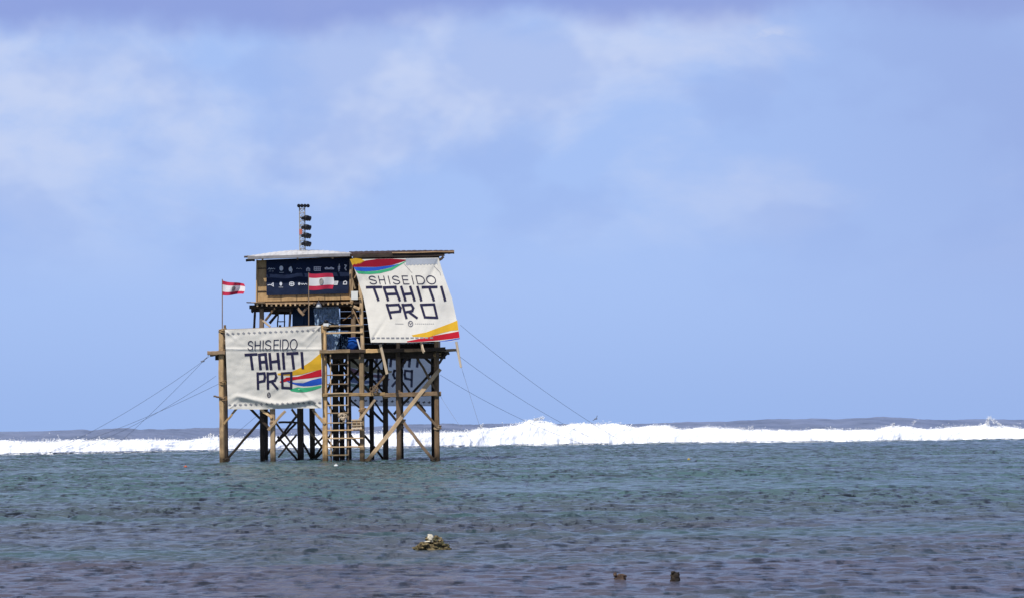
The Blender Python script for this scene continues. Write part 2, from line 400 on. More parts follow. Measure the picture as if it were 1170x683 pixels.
# spray flecks thrown above the crest
sv = []; sf = []
def fleck(x, y, z, r):
    n = len(sv); q = rng.normal(size=(4, 3)) * r
    for k in range(4): sv.append((x + q[k, 0], y + q[k, 1], z + q[k, 2]))
    for f_ in ((0, 1, 2), (0, 2, 3), (0, 3, 1), (1, 3, 2)): sf.append(tuple(n + i for i in f_))
for k in range(15000):
    i = int(rng.integers(0, len(pxs))); u = rng.exponential(.06) * (1 + 1.6 * max(0, vn(np.array([BX[i] / 2.0]), np.array([.5]), 66)[0] * 2))
    fleck(BX[i] * (BY[i] + 4) / BY[i] + rng.normal() * .15, BY[i] + 4 + rng.normal() * .8, FH[i] - .12 + u, rng.uniform(.02, .05))
for (x0, y0, x1, y1, n_) in ((1128, 486, 1130, 476, 130), (1130, 477, 1146, 487, 150), (1040, 487, 1047, 480, 40), (1020, 487, 1021, 483, 60), (608, 481, 622, 476, 170), (548, 489, 552, 485, 70), (240, 499, 243, 496, 50), (858, 491, 860, 486, 40)):
    for k in range(n_):
        u = rng.random(); px = x0 + (x1 - x0) * u + rng.normal() * 1.2; py = y0 + (y1 - y0) * u + rng.normal() * 1.0
        yb = float(np.interp(px, pxs, BY)) + 3; p = P(px, py, yb - D); fleck(p.x, p.y, p.z, rng.uniform(.02, .06))
# scum line where the foam dies out on the flat
for k in range(2600):
    i = int(rng.integers(60, len(pxs) - 60)); dy = rng.exponential(2.2)
    if vn(np.array([BX[i] / 3.]), np.array([dy / 3.]), 91)[0] < .05: continue
    n = len(sv); x, y, z = BX[i], BY[i] - dy, .09; lx, ly = rng.uniform(.1, .5), rng.uniform(.1, .35)
    for q in ((-lx, 0, 0), (0, -ly, -.02), (lx, 0, 0), (0, ly, .05)): sv.append((x + q[0], y + q[1], z + q[2]))
    for f_ in ((0, 1, 2), (0, 2, 3), (0, 3, 1), (1, 3, 2)): sf.append(tuple(n + j for j in f_))
o = link('spray', mesh_np('spray', np.array(sv), np.array(sf), False), MF); tag(o, 'fine white spray thrown up along the breaking wave crest', 'spray', None, 'stuff')
# swell standing behind the breaker and falling to the open sea
ys = np.concatenate([np.linspace(-34, 6, 60), np.linspace(7, 60, 30), np.geomspace(65, 3000, 30)])
nn = 1500; sel = np.linspace(0, len(pxs) - 1, nn).astype(int)
bx_, sy_, sh_, fh_ = BX[sel] / BY[sel], SY[sel], SH[sel], FH[sel]
YY = sy_[None] + ys[:, None]; XX = bx_[None] * YY
g = np.where(ys[:, None] < 0, np.exp(-(ys[:, None] / 19.) ** 2), np.exp(-(ys[:, None] / 26.) ** 2))
hn = vn(XX / 3.5, YY / 2.2, 21) * .30 + vn(XX / 1.4, YY / 1.1, 22) * .17 + vn(XX / .6, YY / .5, 23) * .07 + vn(XX / 9, YY / 12, 24) * .30
ZZ = -.1 + (sh_[None] + .0) * g + hn * np.where(ys[:, None] < 60, .35 + .6 * np.exp(-((ys[:, None] + 10) / 14.) ** 2), .5)
o = link('ocean_swell', mesh_np('ocean_swell', np.stack([XX, YY, ZZ], -1).reshape(-1, 3), grid_faces(len(ys), nn)), M_ocean); o['kind'] = 'structure'

# ============================================================ TOWER
T = thing('judging_tower', 'tall timber platform on stilts standing in the lagoon before the surf', 'tower', P(378, 527, 4) * 1.0)
T.location.z = 0
V2 = 8.0
def post(px, pyb, v, pytop, wd, m, name='post'):
    b0 = P(px, pyb, v); zt_ = P(px, pytop, v).z
    return beam(name, (b0.x, b0.y, -.9), (b0.x + random.uniform(-.02, .02), b0.y, zt_), wd, wd, m, T, 7, .012)
for px, top in ((254, 376), (312, 402), (372, 371), (414, 400), (456, 402), (499.5, 402)):
    post(px, 526, 0, top, .29, M_wood if px < 440 else M_brown)
for px, v, wd in ((300, 4, .27), (343, 4, .30), (357, V2, .30), (384, 4, .34), (399, 4, .30), (441, 4, .30), (345, V2, .24), (425, V2, .26), (496, V2, .28), (257, V2, .26), (304, V2, .24), (391, V2, .28), (459, V2, .26), (258, 4, .26), (498, 4, .28)):
    post(px, 526, v, 400, wd, M_dark)
def brace(a, b, m=None, v0=0, v1=None, wx=.15, wy=.07, name='brace'):
    v1 = v0 if v1 is None else v1
    return beam(name, P(a[0], a[1], v0), P(b[0], b[1], v1), wy, wx, m or M_dark, T, 6, .022)
FB = -.19; BBv = .19
# front face, pale and brown diagonals nailed to the posts
brace((271, 466), (256, 484), M_wood, FB, wx=.12)
brace((299, 479), (257, 527), M_brown, 4.2, BBv, wx=.17)
brace((326, 469), (306, 491), M_wood, FB - .1, wx=.15)
brace((297, 467), (311, 477), M_wood, FB, wx=.14)
brace((357, 467), (371, 484), M_wood, FB, wx=.15)
brace((318, 522), (339, 496), M_brown, 2, 4, wx=.12)
brace((503, 421), (419, 527), M_wood, FB - .12, wx=.24, wy=.10)
brace((460, 481), (495, 525.5), M_brown, FB, wx=.18)
brace((474, 459), (502, 490), M_brown, FB, wx=.15)
brace((429, 456), (411, 479), M_wood, FB, wx=.15)
brace((441, 428), (420, 452), M_brown, FB, wx=.12)
brace((377, 521), (392, 497), M_brown, 2, wx=.10)
# dark bracing inside
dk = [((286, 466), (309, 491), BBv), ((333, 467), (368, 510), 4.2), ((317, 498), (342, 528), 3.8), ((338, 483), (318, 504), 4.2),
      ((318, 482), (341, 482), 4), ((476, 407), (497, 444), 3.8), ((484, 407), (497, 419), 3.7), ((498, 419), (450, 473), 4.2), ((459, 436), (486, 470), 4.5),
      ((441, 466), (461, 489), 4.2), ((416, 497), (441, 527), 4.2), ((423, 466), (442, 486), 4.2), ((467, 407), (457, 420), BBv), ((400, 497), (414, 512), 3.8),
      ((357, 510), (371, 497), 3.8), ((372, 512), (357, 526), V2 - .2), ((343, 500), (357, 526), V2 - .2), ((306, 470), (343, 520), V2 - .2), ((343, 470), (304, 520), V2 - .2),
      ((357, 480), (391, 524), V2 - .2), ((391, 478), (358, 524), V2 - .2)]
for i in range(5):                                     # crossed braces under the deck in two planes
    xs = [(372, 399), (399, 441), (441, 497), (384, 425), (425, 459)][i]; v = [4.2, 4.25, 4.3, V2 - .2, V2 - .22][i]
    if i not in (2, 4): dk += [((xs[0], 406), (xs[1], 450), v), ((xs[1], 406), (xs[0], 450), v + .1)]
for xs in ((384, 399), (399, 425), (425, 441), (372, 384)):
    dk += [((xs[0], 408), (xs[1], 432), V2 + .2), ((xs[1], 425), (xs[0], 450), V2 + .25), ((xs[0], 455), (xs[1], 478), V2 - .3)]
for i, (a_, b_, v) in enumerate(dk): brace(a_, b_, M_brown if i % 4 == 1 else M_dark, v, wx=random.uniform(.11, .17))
for y0, x in ((0, 384), (0, 414), (0, 499)):  # side-to-side pieces running back in depth
    brace((x, 407), (x, 449), M_dark, .2, V2, wx=.14)
    brace((x, 449), (x, 407), M_dark, .2, V2, wx=.14)
# girts
def beam_px(a, b, v, m, hz, dp, name='beam', v1=None): return beam(name, P(*a, v), P(*b, v if v1 is None else v1), dp, hz, m, T, 6, .012)
beam_px((366, 451), (440, 450), -.24, M_wood, .20, .12); beam_px((438, 451.0), (504, 449.5), -.23, M_brown, .24, .12)
for v in (4, V2): beam_px((298, 451), (503, 449.5), v - .21, M_dark, .18, .1)
for v in (0.24, 4, V2): beam_px((246, 406.5), (509, 404.5), v + .05, M_dark, .46, .2)
for px in (254, 312, 372, 414, 456, 500): beam_px((px, 405), (px, 405), -.5 if px > 370 else -.05, M_dark, .26, .16, v1=V2 + .5)
for px in (372, 414, 499): beam_px((px, 451), (px, 451), 0.2, M_dark, .2, .12, v1=V2)
beam_px((237, 403), (257, 402.5), -.26, M_brown, .22, .16); beam_px((240, 405.5), (256, 404), .1, M_dark, .16, .14)
beam_px((244, 452), (256, 455), -.2, M_brown, .10, .1)
beam_px((498, 400.2), (522, 399.6), -.2, M_brown, .16, .14)
brace((512, 401), (501, 415), M_dark, 0, wx=.14)
# deck
def slab(name, px0, px1, py0, py1, v0, v1, m, th=.09):
    a0, a1 = P(px0, py0, v0), P(px1, py1, v0); b0, b1 = P(px0, py0, v0), P(px1, py1, v0)
    mb = MB(); n = 34
    for i in range(n):                                  # decking boards running front to back
        u0, u1 = i / n, (i + .94) / n
        x0 = a0.x + (a1.x - a0.x) * u0; x1 = a0.x + (a1.x - a0.x) * u1; z = a0.z + (a1.z - a0.z) * u0 + random.uniform(-.008, .008)
        e = random.uniform(-.12, .06) if u0 > .47 else .30 + random.uniform(-.03, .03)
        mb.box((x0, D + v0 + e, z - th), (x1, D + v1 + random.uniform(-.05, .1), z))
    return part(name, mb.mesh(name), m, T)
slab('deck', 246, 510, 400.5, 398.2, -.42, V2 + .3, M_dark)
beam_px((365, 401.5), (400, 400.6), -.56, M_wood, .20, .10); beam_px((418, 400.8), (437, 400.2), -.56, M_wood, .22, .10)
beam_px((400, 401.0), (419, 400.6), -.53, M_dark, .18, .08)
beam_px((436, 400.5), (509, 398.6), -.53, M_dark, .22, .08); beam_px((462, 400.2), (482, 399.6), -.60, M_brown, .16, .06)
# railing round the lower deck
R_ = thing('railing', '', '', (0, 0, 0)); 
for k_ in ('label', 'category'): del R_[k_]
R_.parent = T; R_.location = P(372, 400, 0) - T.location
def rail(a, b, v0, v1=None, m=None, w_=.10, nm='rail'):
    v1 = v0 if v1 is None else v1
    return beam(nm, P(*a, v0), P(*b, v1), w_, w_, m or M_wood, R_, 4, .01)
rail((371, 372.5), (414, 371.5), -.05); rail((372, 380.5), (414, 379.5), -.05)
rail((250, 377), (372, 372), -.0, w_=.09); rail((254, 377), (254, 377), 0, V2, M_brown); rail((254, 389), (254, 389), 0, V2, M_brown)
rail((256, 377), (500, 372), V2 - .1, m=M_brown); rail((256, 389), (500, 385), V2 - .1, m=M_brown)
rail((500, 373), (500, 373), 0, V2, M_brown); rail((500, 385), (500, 385), 0, V2, M_brown)
for px in (257, 320, 440, 498): rail((px, 400), (px, 371), V2 - .05, m=M_brown, w_=.14, nm='rail_post')
rail((250, 378), (258, 384), -.1, m=M_dark, w_=.1)
# rope lashings and nail blocks at the joints
for px, py in ((254, 403), (254, 437), (256, 455), (254, 377), (372, 402), (372, 451), (414, 451), (456, 450), (499.5, 450), (499.5, 405), (312, 483), (414, 401), (372, 373), (414, 468), (441, 452), (500, 488), (459, 481), (420, 525), (496, 524), (258, 525)):
    mb = MB(); c_ = P(px, py, -.16)
    for k in range(3): mb.tube([c_ + Vector((math.cos(q) * .21, math.sin(q) * .20 + .15, random.uniform(-.012, .012) + (k - 1) * .055 + .05 * math.sin(q + k))) for q in np.linspace(0, 6.283, 11)], .026, 5)
    mb.lump(c_ + Vector((random.uniform(-.08, .08), -.06, 0)), .06, k + int(px), (1.2, .6, 1), .5, 1)
    part('lashing', mb.mesh('lashing', True), M_wood if (int(px) + int(py)) % 3 else M_brown, T)
# ladder between the posts at 372 and 397 with rungs running on to 414 lower down
Ld = thing('ladder', '', '', (0, 0, 0))
for k_ in ('label', 'category'): del Ld[k_]
Ld.parent = T; Ld.location = P(390, 520, -.3) - T.location
def lad(nm, a, b, w_, m, v=-.3): return beam(nm, P(*a, v), P(*b, v), w_, w_ * .7, m, Ld, 3, .008)
lad('stile', (398.2, 530), (397.4, 404), .11, M_brown, -.22); lad('stile', (378.5, 530), (377.5, 404), .10, M_wood, -.22)
for y, xe in ((428, 398), (438.5, 398), (449, 398), (462.6, 398), (471.4, 398), (482.5, 414), (491, 414), (500.3, 415), (510, 415), (519.5, 398)):
    lad('rung', (374, y + .4), (xe, y - .2), .11, M_wood if y > 440 else M_brown, -.32)
lad('rung', (376, 416), (398, 415.8), .09, M_dark, -.32)
# posts carrying the cabin and roof
pc = [(290.5, 'thin'), (299, 'thick'), (331, 'thin'), (404, 'thick')]
for px, kd in pc:
    for v in (1.1, 6.6):
        wd = .12 if kd == 'thin' else .26
        beam('post', P(px - (1.5 if kd == 'thin' else 0), 400, v), P(px + (1.2 if kd == 'thin' else 0), 348, v), wd, wd, M_brown if v < 2 and kd == 'thick' else M_dark, T, 4, .012)
beam('post', P(414.5, 399, .1), P(411, 296, .1), .22, .22, M_wood, T, 8, .012)
beam('post', P(402, 350, .9), P(401, 296, .9), .20, .20, M_wood, T, 5, .012)
beam('post', P(499, 399, .1), P(497, 295, .1), .24, .24, M_brown, T, 6, .012)
beam('post', P(498, 399, V2 - .4), P(497, 295, V2 - .4), .24, .24, M_brown, T, 6, .012)
beam('post', P(455, 399, .3), P(455, 296, .3), .2, .2, M_brown, T, 6, .012)
for a_, b_, v, m, wd in (((314, 352), (303, 366), .9, M_brown, .18), ((323, 351), (308, 369), 2.0, M_dark, .2), ((318, 357), (317, 373), 3.2, M_dark, .10), ((325, 357), (325, 373), 3.2, M_dark, .10), ((317, 358), (326, 358), 3.2, M_dark, .10), ((317, 367), (326, 367), 3.2, M_dark, .08),
                         ((292, 349), (288, 357), 1.4, M_dark, .1), ((340, 352), (347, 360), .7, M_brown, .22), ((351, 351), (345, 359), .7, M_dark, .2), ((403, 352), (412, 372), .0, M_brown, .09), ((392, 366), (404, 357), .9, M_brown, .08), ((300, 366), (309, 373), .5, M_pale, .16),
                         ((404, 350), (411, 353), -.05, M_wood, .26), ((400, 342), (412, 341), -.1, M_wood, .12), ((403, 300), (400, 340), .3, M_brown, .12), ((405, 318), (413, 300), .0, M_brown, .1), ((402, 318), (406, 330), -.05, M_wood, .14)):
    beam('brace', P(*a_, v), P(*b_, v), wd, wd * .7, m, T, 3, .01)
# cabin
Cb = thing('cabin', '', '', (0, 0, 0))
for k_ in ('label', 'category'): del Cb[k_]
Cb.parent = T; Cb.location = P(348, 345, 1) - T.location
def panel(nm, pts, v0, v1, m, par):
    """closed board panel from four photo corners at v0, thickness to v1"""
    V = [tuple(P(x, y, v0)) for x, y in pts]; V += [(a_[0], a_[1] + (v1 - v0), a_[2]) for a_ in V]
    Fs = [(0, 1, 2, 3), (7, 6, 5, 4), (0, 4, 5, 1), (1, 5, 6, 2), (2, 6, 7, 3), (3, 7, 4, 0)]
    me = bpy.data.meshes.new(nm); me.from_pydata(V, [], Fs); me.update(); return part(nm, me, m, par)
panel('wall', [(293, 297.5), (293, 344.5), (402, 342), (402, 292.5)], 1.0, 1.06, M_ply, Cb)
# sheet joints and studs on the front wall
for y in (307, 333): beam('batten', P(293, y, .975), P(304, y - .3, .975), .05, .05, M_dark, Cb, 1, 0)
beam('batten', P(293.6, 297, .96), P(293.0, 345, .96), .08, .08, M_ply, Cb, 3, .004)
for px in (321, 339, 352, 371, 389): beam('batten', P(px, 337, .985), P(px, 344, .985), .02, .025, M_dark, Cb, 1, 0)
lw = P(293, 297, 1.0); lb = P(293, 345, 1.0); rw = P(402, 293, 1.0)
part('wall', boxmesh('wall', (lw.x + .003, D + 1.063, lb.z), (lw.x + .06, D + 6.8, lw.z - .02)), M_ply, Cb)
part('wall', boxmesh('wall', (lw.x + .063, D + 6.74, lb.z), (rw.x - .063, D + 6.8, lw.z + .1)), M_ply, Cb)
part('wall', boxmesh('wall', (rw.x - .06, D + 1.063, lb.z), (rw.x - .003, D + 6.8, lw.z + .1)), M_ply, Cb)
fl0 = P(290.5, 347, .7); fl1 = P(404, 344.4, .7)
part('floor', boxmesh('floor', (fl0.x, D + .72, fl0.z - .02), (fl1.x, D + 7, fl0.z + .08)), M_brown, Cb)
beam('beam', P(282, 345.3, .6), P(303, 345.8, .6), .5, .045, M_brown, T, 2, .0)
k = 0
for px in np.arange(294, 403, 5.4):                    # joist ends under the cabin floor
    beam('joist', P(px, 348.4 - k * .12, .45 + random.uniform(-.08, .08)), P(px, 348.4 - k * .12, 6.9), .10, .15, M_wood, T, 1, .0); k += 1
beam_px((285, 350.5), (404, 347.4), .95, M_dark, .22, .2); beam_px((287, 354.5), (335, 353.5), 1.2, M_dark, .2, .2); beam_px((287, 352), (404, 349), 6.5, M_dark, .3, .2)
beam_px((309, 354.5), (334, 354), 3.4, M_dark, .45, .2)
# dark boarded back and side of the right-hand room
def boards(nm, px0, px1, pyt, pyb, v, m, n=14):
    mb = MB(); a_ = P(px0, pyt, v); b_ = P(px1, pyb, v)
    for i in range(n):
        z0 = b_.z + (a_.z - b_.z) * i / n; z1 = b_.z + (a_.z - b_.z) * (i + .96) / n
        mb.box((a_.x, D + v, z0), (b_.x, D + v + .04 + random.uniform(0, .02), z1))
    return part(nm, mb.mesh(nm), m, T)
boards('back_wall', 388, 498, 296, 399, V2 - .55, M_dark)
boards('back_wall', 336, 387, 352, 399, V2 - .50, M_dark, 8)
a_ = P(497.5, 296, .3); b_ = P(497.5, 399, V2 - .7)
part('side_wall', boxmesh('side_wall', (a_.x, a_.y, b_.z), (a_.x + .05, b_.y, a_.z - .05)), M_brown, T)
fl = P(404.5, 345, .5); fr = P(497, 345, .5)
part('upper_floor', boxmesh('upper_floor', (fl.x, D + .5, fl.z - .1), (fr.x - .05, D + 7.3, fl.z + .02)), M_dark, T)
# roof: pale painted sheeting to the left, rusty sheeting to the right, ribs front to back
def roof(nm, px0, px1, yf0, yf1, yb0, yb1, v0, v1, m, th=.10, bulge=0.):
    nx, ny = 60, 16; V = []
    for j in range(ny):
        t_ = j / (ny - 1)
        for i in range(nx):
            s_ = i / (nx - 1); px = px0 + (px1 - px0) * s_; v = v0 + (v1 - v0) * t_
            py = (yf0 + (yf1 - yf0) * s_) * (1 - t_) + (yb0 + (yb1 - yb0) * s_) * t_
            p = P(px, py, v); p.z += bulge * math.sin(math.pi * min(1, max(0, s_))) * math.sin(math.pi * t_ * .9) + .012 * math.sin(i * 2.1) + .01 * random.uniform(-1, 1)
            V.append(tuple(p))
    n = len(V); V += [(x, y, z - th) for x, y, z in V]
    Fs = []
    for j in range(ny - 1):
        for i in range(nx - 1):
            q = j * nx + i; Fs.append((q, q + 1, q + nx + 1, q + nx)); Fs.append((n + q, n + q + nx, n + q + nx + 1, n + q + 1))
    for i in range(nx - 1):
        Fs.append((i, n + i, n + i + 1, i + 1)); q = (ny - 1) * nx + i; Fs.append((q, q + 1, n + q + 1, n + q))
    for j in range(ny - 1):
        q = j * nx; Fs.append((q, q + nx, n + q + nx, n + q)); q += nx - 1; Fs.append((q, n + q, n + q + nx, q + nx))
    me = bpy.data.meshes.new(nm); me.from_pydata(V, [], Fs); me.update(); return part(nm, me, m, T)
rf = roof('roof', 281.5, 402, 293.8, 289.6, 292.4, 288.6, .2, 7.6, M_roof, .05, .27)
rf2 = roof('roof', 399, 519, 290.2, 286.9, 287.5, 286, .0, 7.6, M_rust, .16, .05); rf2['label'] = 'rusty dark right half of the roof'
rf['label'] = 'pale painted left half of the roof'
M_fascia = wood('fascia_paint', (.26, .25, .26), (.36, .34, .33), False)
beam_px((283, 294.9), (400, 291.2), -.02, M_fascia, .19, .10, 'fascia')
beam_px((279, 293.6), (291, 293.4), .1, M_dark, .1, .14); beam_px((281, 297.6), (291, 297.2), .3, M_dark, .14, .2)
beam_px((403, 293.2), (508, 290.8), -.02, M_dark, .22, .1); beam_px((406, 296.5), (502, 294), .2, M_dark, .3, .12)
beam_px((448, 289.4), (519, 287.6), -.12, M_brown, .07, .1)
beam_px((507, 293.5), (500, 299), -.5, M_dark, .14, .1)
for px in (300, 340, 380, 430, 470, 500): beam('rafter', P(px, 296.5 - (px - 300) * .018, .2), P(px, 294 - (px - 300) * .018, 7.4), .1, .12, M_dark, T, 1, 0)

# ============================================================ CLOTH THINGS
def surface(fn, L_, R_x, T_y, B_y, nx, ny, off=0.):
    """cloth sheet: edges given as functions of height (photo survey), depth from fn"""
    V = []
    for j in range(ny):
        t_ = j / (ny - 1)
        for i in range(nx):
            s_ = i / (nx - 1)
            y_top = T_y(s_); y_bot = B_y(s_); py = y_top + (y_bot - y_top) * t_
            px = L_(t_) + (R_x(t_) - L_(t_)) * s_
            V.append(tuple(P(px, py, fn(px, py) + off)))
    return mesh_np('cloth', np.array(V), grid_faces(ny, nx))
class Ink:
    """printed strokes and shapes lying on a cloth surface"""
    def __init__(s, fn, side=-1): s.fn = fn; s.V = []; s.F = []; s.k = 0; s.side = side
    def quad(s, a, b, c_, d, n=1, m=1):
        s.k += 1; off = .022 + .0012 * (s.k % 9); n0 = len(s.V)
        for j in range(m + 1):
            for i in range(n + 1):
                u, v = i / n, j / m
                x = (a[0] * (1 - u) + b[0] * u) * (1 - v) + (d[0] * (1 - u) + c_[0] * u) * v
                y = (a[1] * (1 - u) + b[1] * u) * (1 - v) + (d[1] * (1 - u) + c_[1] * u) * v
                s.V.append(tuple(P(x, y, s.fn(x, y) - off)))
        for j in range(m):
            for i in range(n):
                q = n0 + j * (n + 1) + i; s.F.append((q, q + 1, q + n + 2, q + n + 1))
    def line(s, pts, w_):
        for a, b in zip(pts[:-1], pts[1:]):
            dx, dy = b[0] - a[0], b[1] - a[1]; l_ = math.hypot(dx, dy) or 1e-6; ux, uy = dx / l_, dy / l_; e = w_ * .42
            a2 = (a[0] - ux * e, a[1] - uy * e); b2 = (b[0] + ux * e, b[1] + uy * e); nx, ny = -uy * w_ / 2, ux * w_ / 2
            s.quad((a2[0] + nx, a2[1] + ny), (b2[0] + nx, b2[1] + ny), (b2[0] - nx, b2[1] - ny), (a2[0] - nx, a2[1] - ny), max(1, int(l_ / 1.5)), 1)
    def band(s, up, lo, n=40, m=6):
        s.k += 1; off = .012 + .0012 * (s.k % 6); n0 = len(s.V); up = np.array(up, float); lo = np.array(lo, float)
        def at(c_, u):
            t_ = np.linspace(0, 1, len(c_)); return np.interp(u, t_, c_[:, 0]), np.interp(u, t_, c_[:, 1])
        for j in range(m + 1):
            for i in range(n + 1):
                (x0, y0), (x1, y1) = at(up, i / n), at(lo, i / n); v = j / m; x = x0 + (x1 - x0) * v; y = y0 + (y1 - y0) * v
                s.V.append(tuple(P(x, y, s.fn(x, y) - off)))
        for j in range(m):
            for i in range(n):
                q = n0 + j * (n + 1) + i; s.F.append((q, q + 1, q + n + 2, q + n + 1))
    def disc(s, cx, cy, rx, ry, n=14):
        s.k += 1; n0 = len(s.V); off = .022 + .0012 * (s.k % 9)
        s.V.append(tuple(P(cx, cy, s.fn(cx, cy) - off)))
        for i in range(n):
            a_ = 2 * math.pi * i / n; x, y = cx + rx * math.cos(a_), cy + ry * math.sin(a_); s.V.append(tuple(P(x, y, s.fn(x, y) - off)))
        for i in range(n): s.F.append((n0, n0 + 1 + i, n0 + 1 + (i + 1) % n))
    def build(s, nm, m, par):
        me = bpy.data.meshes.new(nm); me.from_pydata(s.V, [], s.F); me.update()
        for p in me.polygons: p.use_smooth = True
        return part(nm, me, m, par)
def arc(cx, cy, rx, ry, a0, a1, n=10): return [(cx + rx * math.cos(math.radians(a0 + (a1 - a0) * i / n)), cy - ry * math.sin(math.radians(a0 + (a1 - a0) * i / n))) for i in range(n + 1)]
# glyphs in a unit box, y down
G = {'S': [arc(.5, .27, .44, .27, 20, 200, 10) + [(.3, .44), (.7, .54)] + arc(.5, .74, .46, .26, 35, -165, 11)],
     'H': [[(0, 0), (0, 1)], [(1, 0), (1, 1)], [(0, .48), (1, .48)]], 'I': [[(.5, 0), (.5, 1)]],
     'E': [[(0, 0), (0, 1)], [(0, 0), (1, 0)], [(0, .48), (.92, .48)], [(0, 1), (1, 1)]],
     'D': [[(0, 0), (0, 1)], [(0, 0), (.45, 0)] + arc(.45, .5, .55, .5, 90, -90, 12) + [(0, 1)]], 'O': [arc(.5, .5, .5, .5, 0, 360, 22)],
     't': [[(0, .02), (1, .0)], [(.47, 0), (.56, 1)]], 'a': [[(0, .04), (.06, 1)], [(0, .04), (.95, 0)], [(.88, 0), (1, 1)], [(.04, .55), (.95, .52)]],
     'h': [[(0, 0), (.06, 1)], [(.93, .0), (1, 1)], [(.02, .56), (.95, .50)]], 'i': [[(.45, 0), (.55, 1)]],
     'p': [[(0, 0), (.06, 1)], [(0, .04), (.9, 0)], [(.9, 0), (.98, .25), (.88, .5), (.04, .58)]],
     'r': [[(0, 0), (.04, 1)], [(0, .04), (.8, 0)], [(.8, 0), (.9, .25), (.75, .48), (.04, .58)], [(.4, .55), (1, 1)]],
     'o': [[(0, .03), (1, 0)], [(1, 0), (.98, 1)], [(.98, 1), (.05, .96)], [(.05, .96), (0, .03)]]}
def word(ink, txt, slots, ytl, ybl, ytr, ybr, lean, w_, tf, xr):
    """slots: (x0,x1) per letter at the top line; tf maps zoomed survey units to photo px"""
    for ch, (x0, x1) in zip(txt, slots):
        for st in G[ch]:
            pts = []
            for gx, gy in st:
                x = x0 + (x1 - x0) * gx; u = (x - xr[0]) / (xr[1] - xr[0]); yt = ytl + (ytr - ytl) * u; yb = ybl + (ybr - ybl) * u
                pts.append(tf(x + lean * gy, yt + (yb - yt) * gy))
            ink.line(pts, w_)
def interp(tab):
    xs = [a_ for a_, _ in tab]; ys_ = [b_ for _, b_ in tab]
    return lambda t_: float(np.interp(t_, xs, ys_))

def crease(x, y, x0, y0, ang, ln, amp):
    """tension fold running from a tied corner into the cloth"""
    dx, dy = x - x0, y - y0; u = dx * math.cos(ang) + dy * math.sin(ang); v = -dx * math.sin(ang) + dy * math.cos(ang)
    if u < 0 or u > ln: return 0.
    return amp * math.exp(-(v / (.8 + .07 * u)) ** 2) * (1 - u / ln) * min(1, u / 3)
# ---- right banner, hung from the eave and held out at the foot
def fR(x, y):
    t_ = (y - 296) / 94.
    s_ = (x - 400 - 24 * t_) / 102.
    n_ = mnoise.noise(Vector((x * .035, y * .02, 3.3))) * .22 + mnoise.noise(Vector((x * .10 + y * .03, y * .03, 8))) * .04
    n_ += crease(x, y, 402, 298, .95, 50, .09) + crease(x, y, 501, 295, 2.0, 55, .09) + crease(x, y, 424, 390, 5.3, 45, .09) + crease(x, y, 525, 385, 4.2, 40, .07) + crease(x, y, 470, 296, 1.7, 60, .05)
    return -.75 - 1.15 * max(t_, 0) ** 1.3 + n_ * min(1, max(0, t_ * 3 + .2)) - .25 * math.sin(math.pi * min(1, max(0, s_))) * t_
tR = lambda x, y: (396 + x / 5.79, 282 + y / 5.79)
bR = tag(part('event_banner', surface(fR, interp([(0, 400.3), (.14, 406), (.45, 415), (.68, 419.3), (1, 423.6)]), interp([(0, 501), (.2, 506.5), (.5, 516.5), (.8, 522.5), (1, 525.6)]), interp([(0, 296.7), (1, 294.6)]), interp([(0, 390.8), (.4, 391), (.75, 389.5), (.9, 389.5), (1, 387)]), 110, 100), M_banner, None), 'large white banner with navy letters hanging slanted from the right half of the roof', 'banner')
ik = Ink(fR); word(ik, 'SHISEIDO', [(143, 190), (210, 245), (268, 282), (298, 344), (366, 402), (424, 438), (458, 508), (524, 582)], 195, 246, 192, 246, 12, 1.0, tR, (143, 590)); ik.build('lettering', M_ink, bR)
ik = Ink(fR)
word(ik, 'tahiti', [(134, 228), (246, 328), (362, 426), (463, 477), (503, 594), (620, 636)], 266, 350, 266, 352, 22, 2.9, tR, (132, 655))
ik.build('lettering', M_ink, bR); ik = Ink(fR); word(ik, 'pro', [(266, 352), (370, 442), (492, 578)], 381, 468, 378, 466, 22, 2.7, tR, (262, 590)); ik.build('lettering', M_ink, bR)
ik = Ink(fR)
ik.line([tR(*p) for p in arc(423, 506, 15, 18, 0, 360, 16)], .8); ik.line([tR(416, 500), tR(423, 512), tR(431, 500)], .8)
ik.line([tR(322, 506), tR(376, 507)], .35)
for x in np.arange(452, 582, 13): ik.line([tR(x, 506), tR(x + 8, 506.5)], .35)
ik.build('emblem', M_black, bR); ik = Ink(fR)
for x in np.arange(170, 560, 32): ik.line([tR(x, 600), tR(x + 14, 600)], 1.5)
ik.build('border_marks', M_mark, bR)
